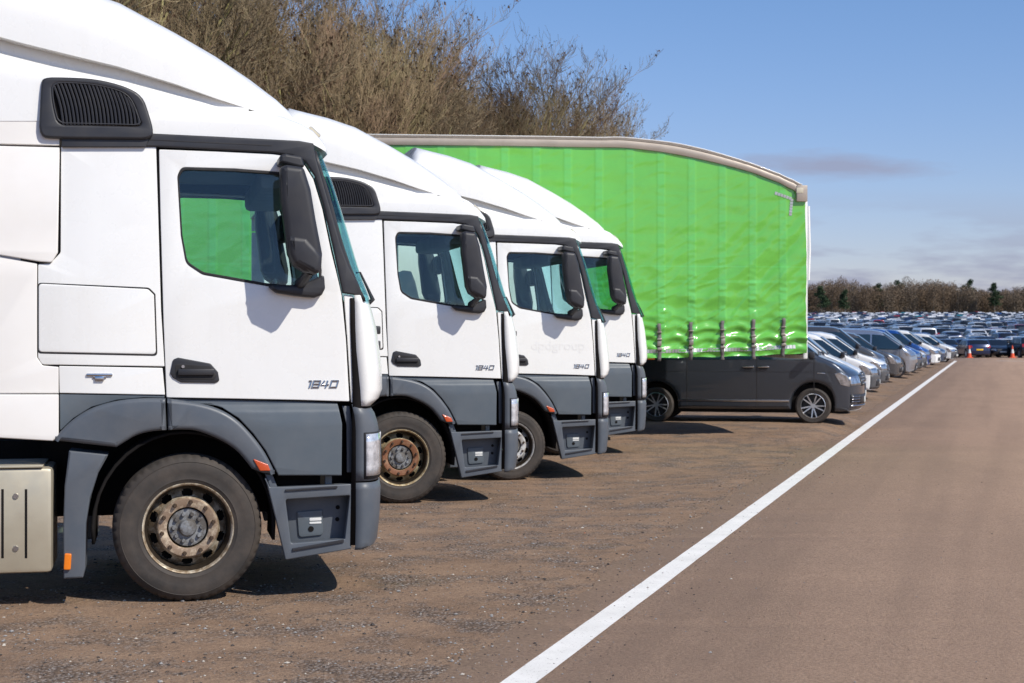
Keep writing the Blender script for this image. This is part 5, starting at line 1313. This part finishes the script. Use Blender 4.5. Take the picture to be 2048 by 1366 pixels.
def trunk_q(x, y, z, h, w, mi=2):
    global nV
    lean = r_.normal()*.03*h
    for a in (0., 1.57):
        dx, dy = math.cos(a)*w, math.sin(a)*w
        V.append(np.array([[x-dx, y-dy, z], [x+dx, y+dy, z], [x+lean+dx*.3, y+dy*.3, z+h], [x-dx, y-dy, z], [x+lean+dx*.3, y+dy*.3, z+h], [x+lean-dx*.3, y-dy*.3, z+h]])); Fc.append(np.arange(6).reshape(2, 3)+nV); idx.append(np.full(2, mi)); nV += 6
for rk in range(6):
    yb = 640+rk*9
    x = 30.
    while x < 330:
        x += r_.uniform(2.4, 5.0); y = yb+r_.normal()*2.5; z = gz(x, y)
        px = 1024+x/y*F
        h = (12.4+1.7*math.sin(px*.011+1.)+1.0*math.sin(px*.031)+.7*r_.normal())*(1+rk*.02)
        if 1690 < px < 1790: h -= 1.6*math.exp(-((px-1745)/40)**2)
        trunk_q(x, y, z, h*.8, r_.uniform(.10, .22))
        for _ in range(3): trunk_q(x+r_.normal()*.8, y+r_.normal(), z+h*.25, h*.55, .07)
        m = 0 if r_.random() < .62 else 1
        n = 1500 if 1560 < px < 2120 and rk < 4 else 200
        tri_cloud(np.array([x, y, z+h*.62]), np.array([3.1, 2.8, h*.38]), n, np.array([.12, .12, .22]), m)
        tri_cloud(np.array([x, y, z+h*.25]), np.array([3.0, 2.8, h*.27]), n//2, np.array([.11, .11, .26]), m)
def np_mesh(name, V, Fc, idx, mats):
    V = np.concatenate(V); Fc = np.concatenate(Fc); idx = np.concatenate(idx)
    me = bpy.data.meshes.new(name); me.vertices.add(len(V)); me.vertices.foreach_set('co', V.astype('f').ravel())
    me.loops.add(len(Fc)*3); me.loops.foreach_set('vertex_index', Fc.astype('i').ravel())
    me.polygons.add(len(Fc)); me.polygons.foreach_set('loop_start', np.arange(0, len(Fc)*3, 3)); me.polygons.foreach_set('loop_total', np.full(len(Fc), 3)); me.polygons.foreach_set('material_index', idx.astype('i'))
    for m in mats: me.materials.append(m)
    me.update(); me.validate(); return me
me = np_mesh('far_wood', V, Fc, idx, [M['wood1'], M['wood2'], M['fartrunk']]); print('wood tris', len(me.polygons))
tag(link(bpy.data.objects.new('far_wood', me)), kind='stuff')
PNS = [(1643, 610, 11.2, 'round dark evergreen at the edge of the wood nearest the trailer'), (1690, 612, 9.8, 'narrow dark pine standing in front of the bare wood'), (1755, 648, 12.8, 'flat-topped dark pine rising above the wood skyline'), (1800, 655, 14.2, 'small dark pine top showing above the wood'),
       (1937, 655, 14.6, 'dark pine poking above the skyline over the stored cars'), (1989, 632, 12.8, 'tall dark pine at the right of the wood')]
for px, y, h, lb in PNS:
    x = fx(px, y); z = gz(x, y); V = []; Fc = []; idx = []; nV = 0
    t_ = empty('pine_tree', (x, y, z), 0, lb, 'tree', 'dark evergreens in the far wood')
    tube('trunk', [(0, 0, 0), (.1, 0, h*.85)], [.25, .08], M['fartrunk'], t_, 6)
    nb = 9
    for k in range(nb):
        f = .38+.62*k/(nb-1); rr_ = h*.25*(1.12-f)**.5*r_.uniform(.8, 1.15)
        tri_cloud(np.array([r_.normal()*.7, r_.normal()*.7, h*f*.95]), np.array([rr_, rr_, h*.07]), 260, np.array([.2, .2, .2]), 0)
    link(bpy.data.objects.new('crown', np_mesh('crown', V, Fc, idx, [M['pine']])), t_)
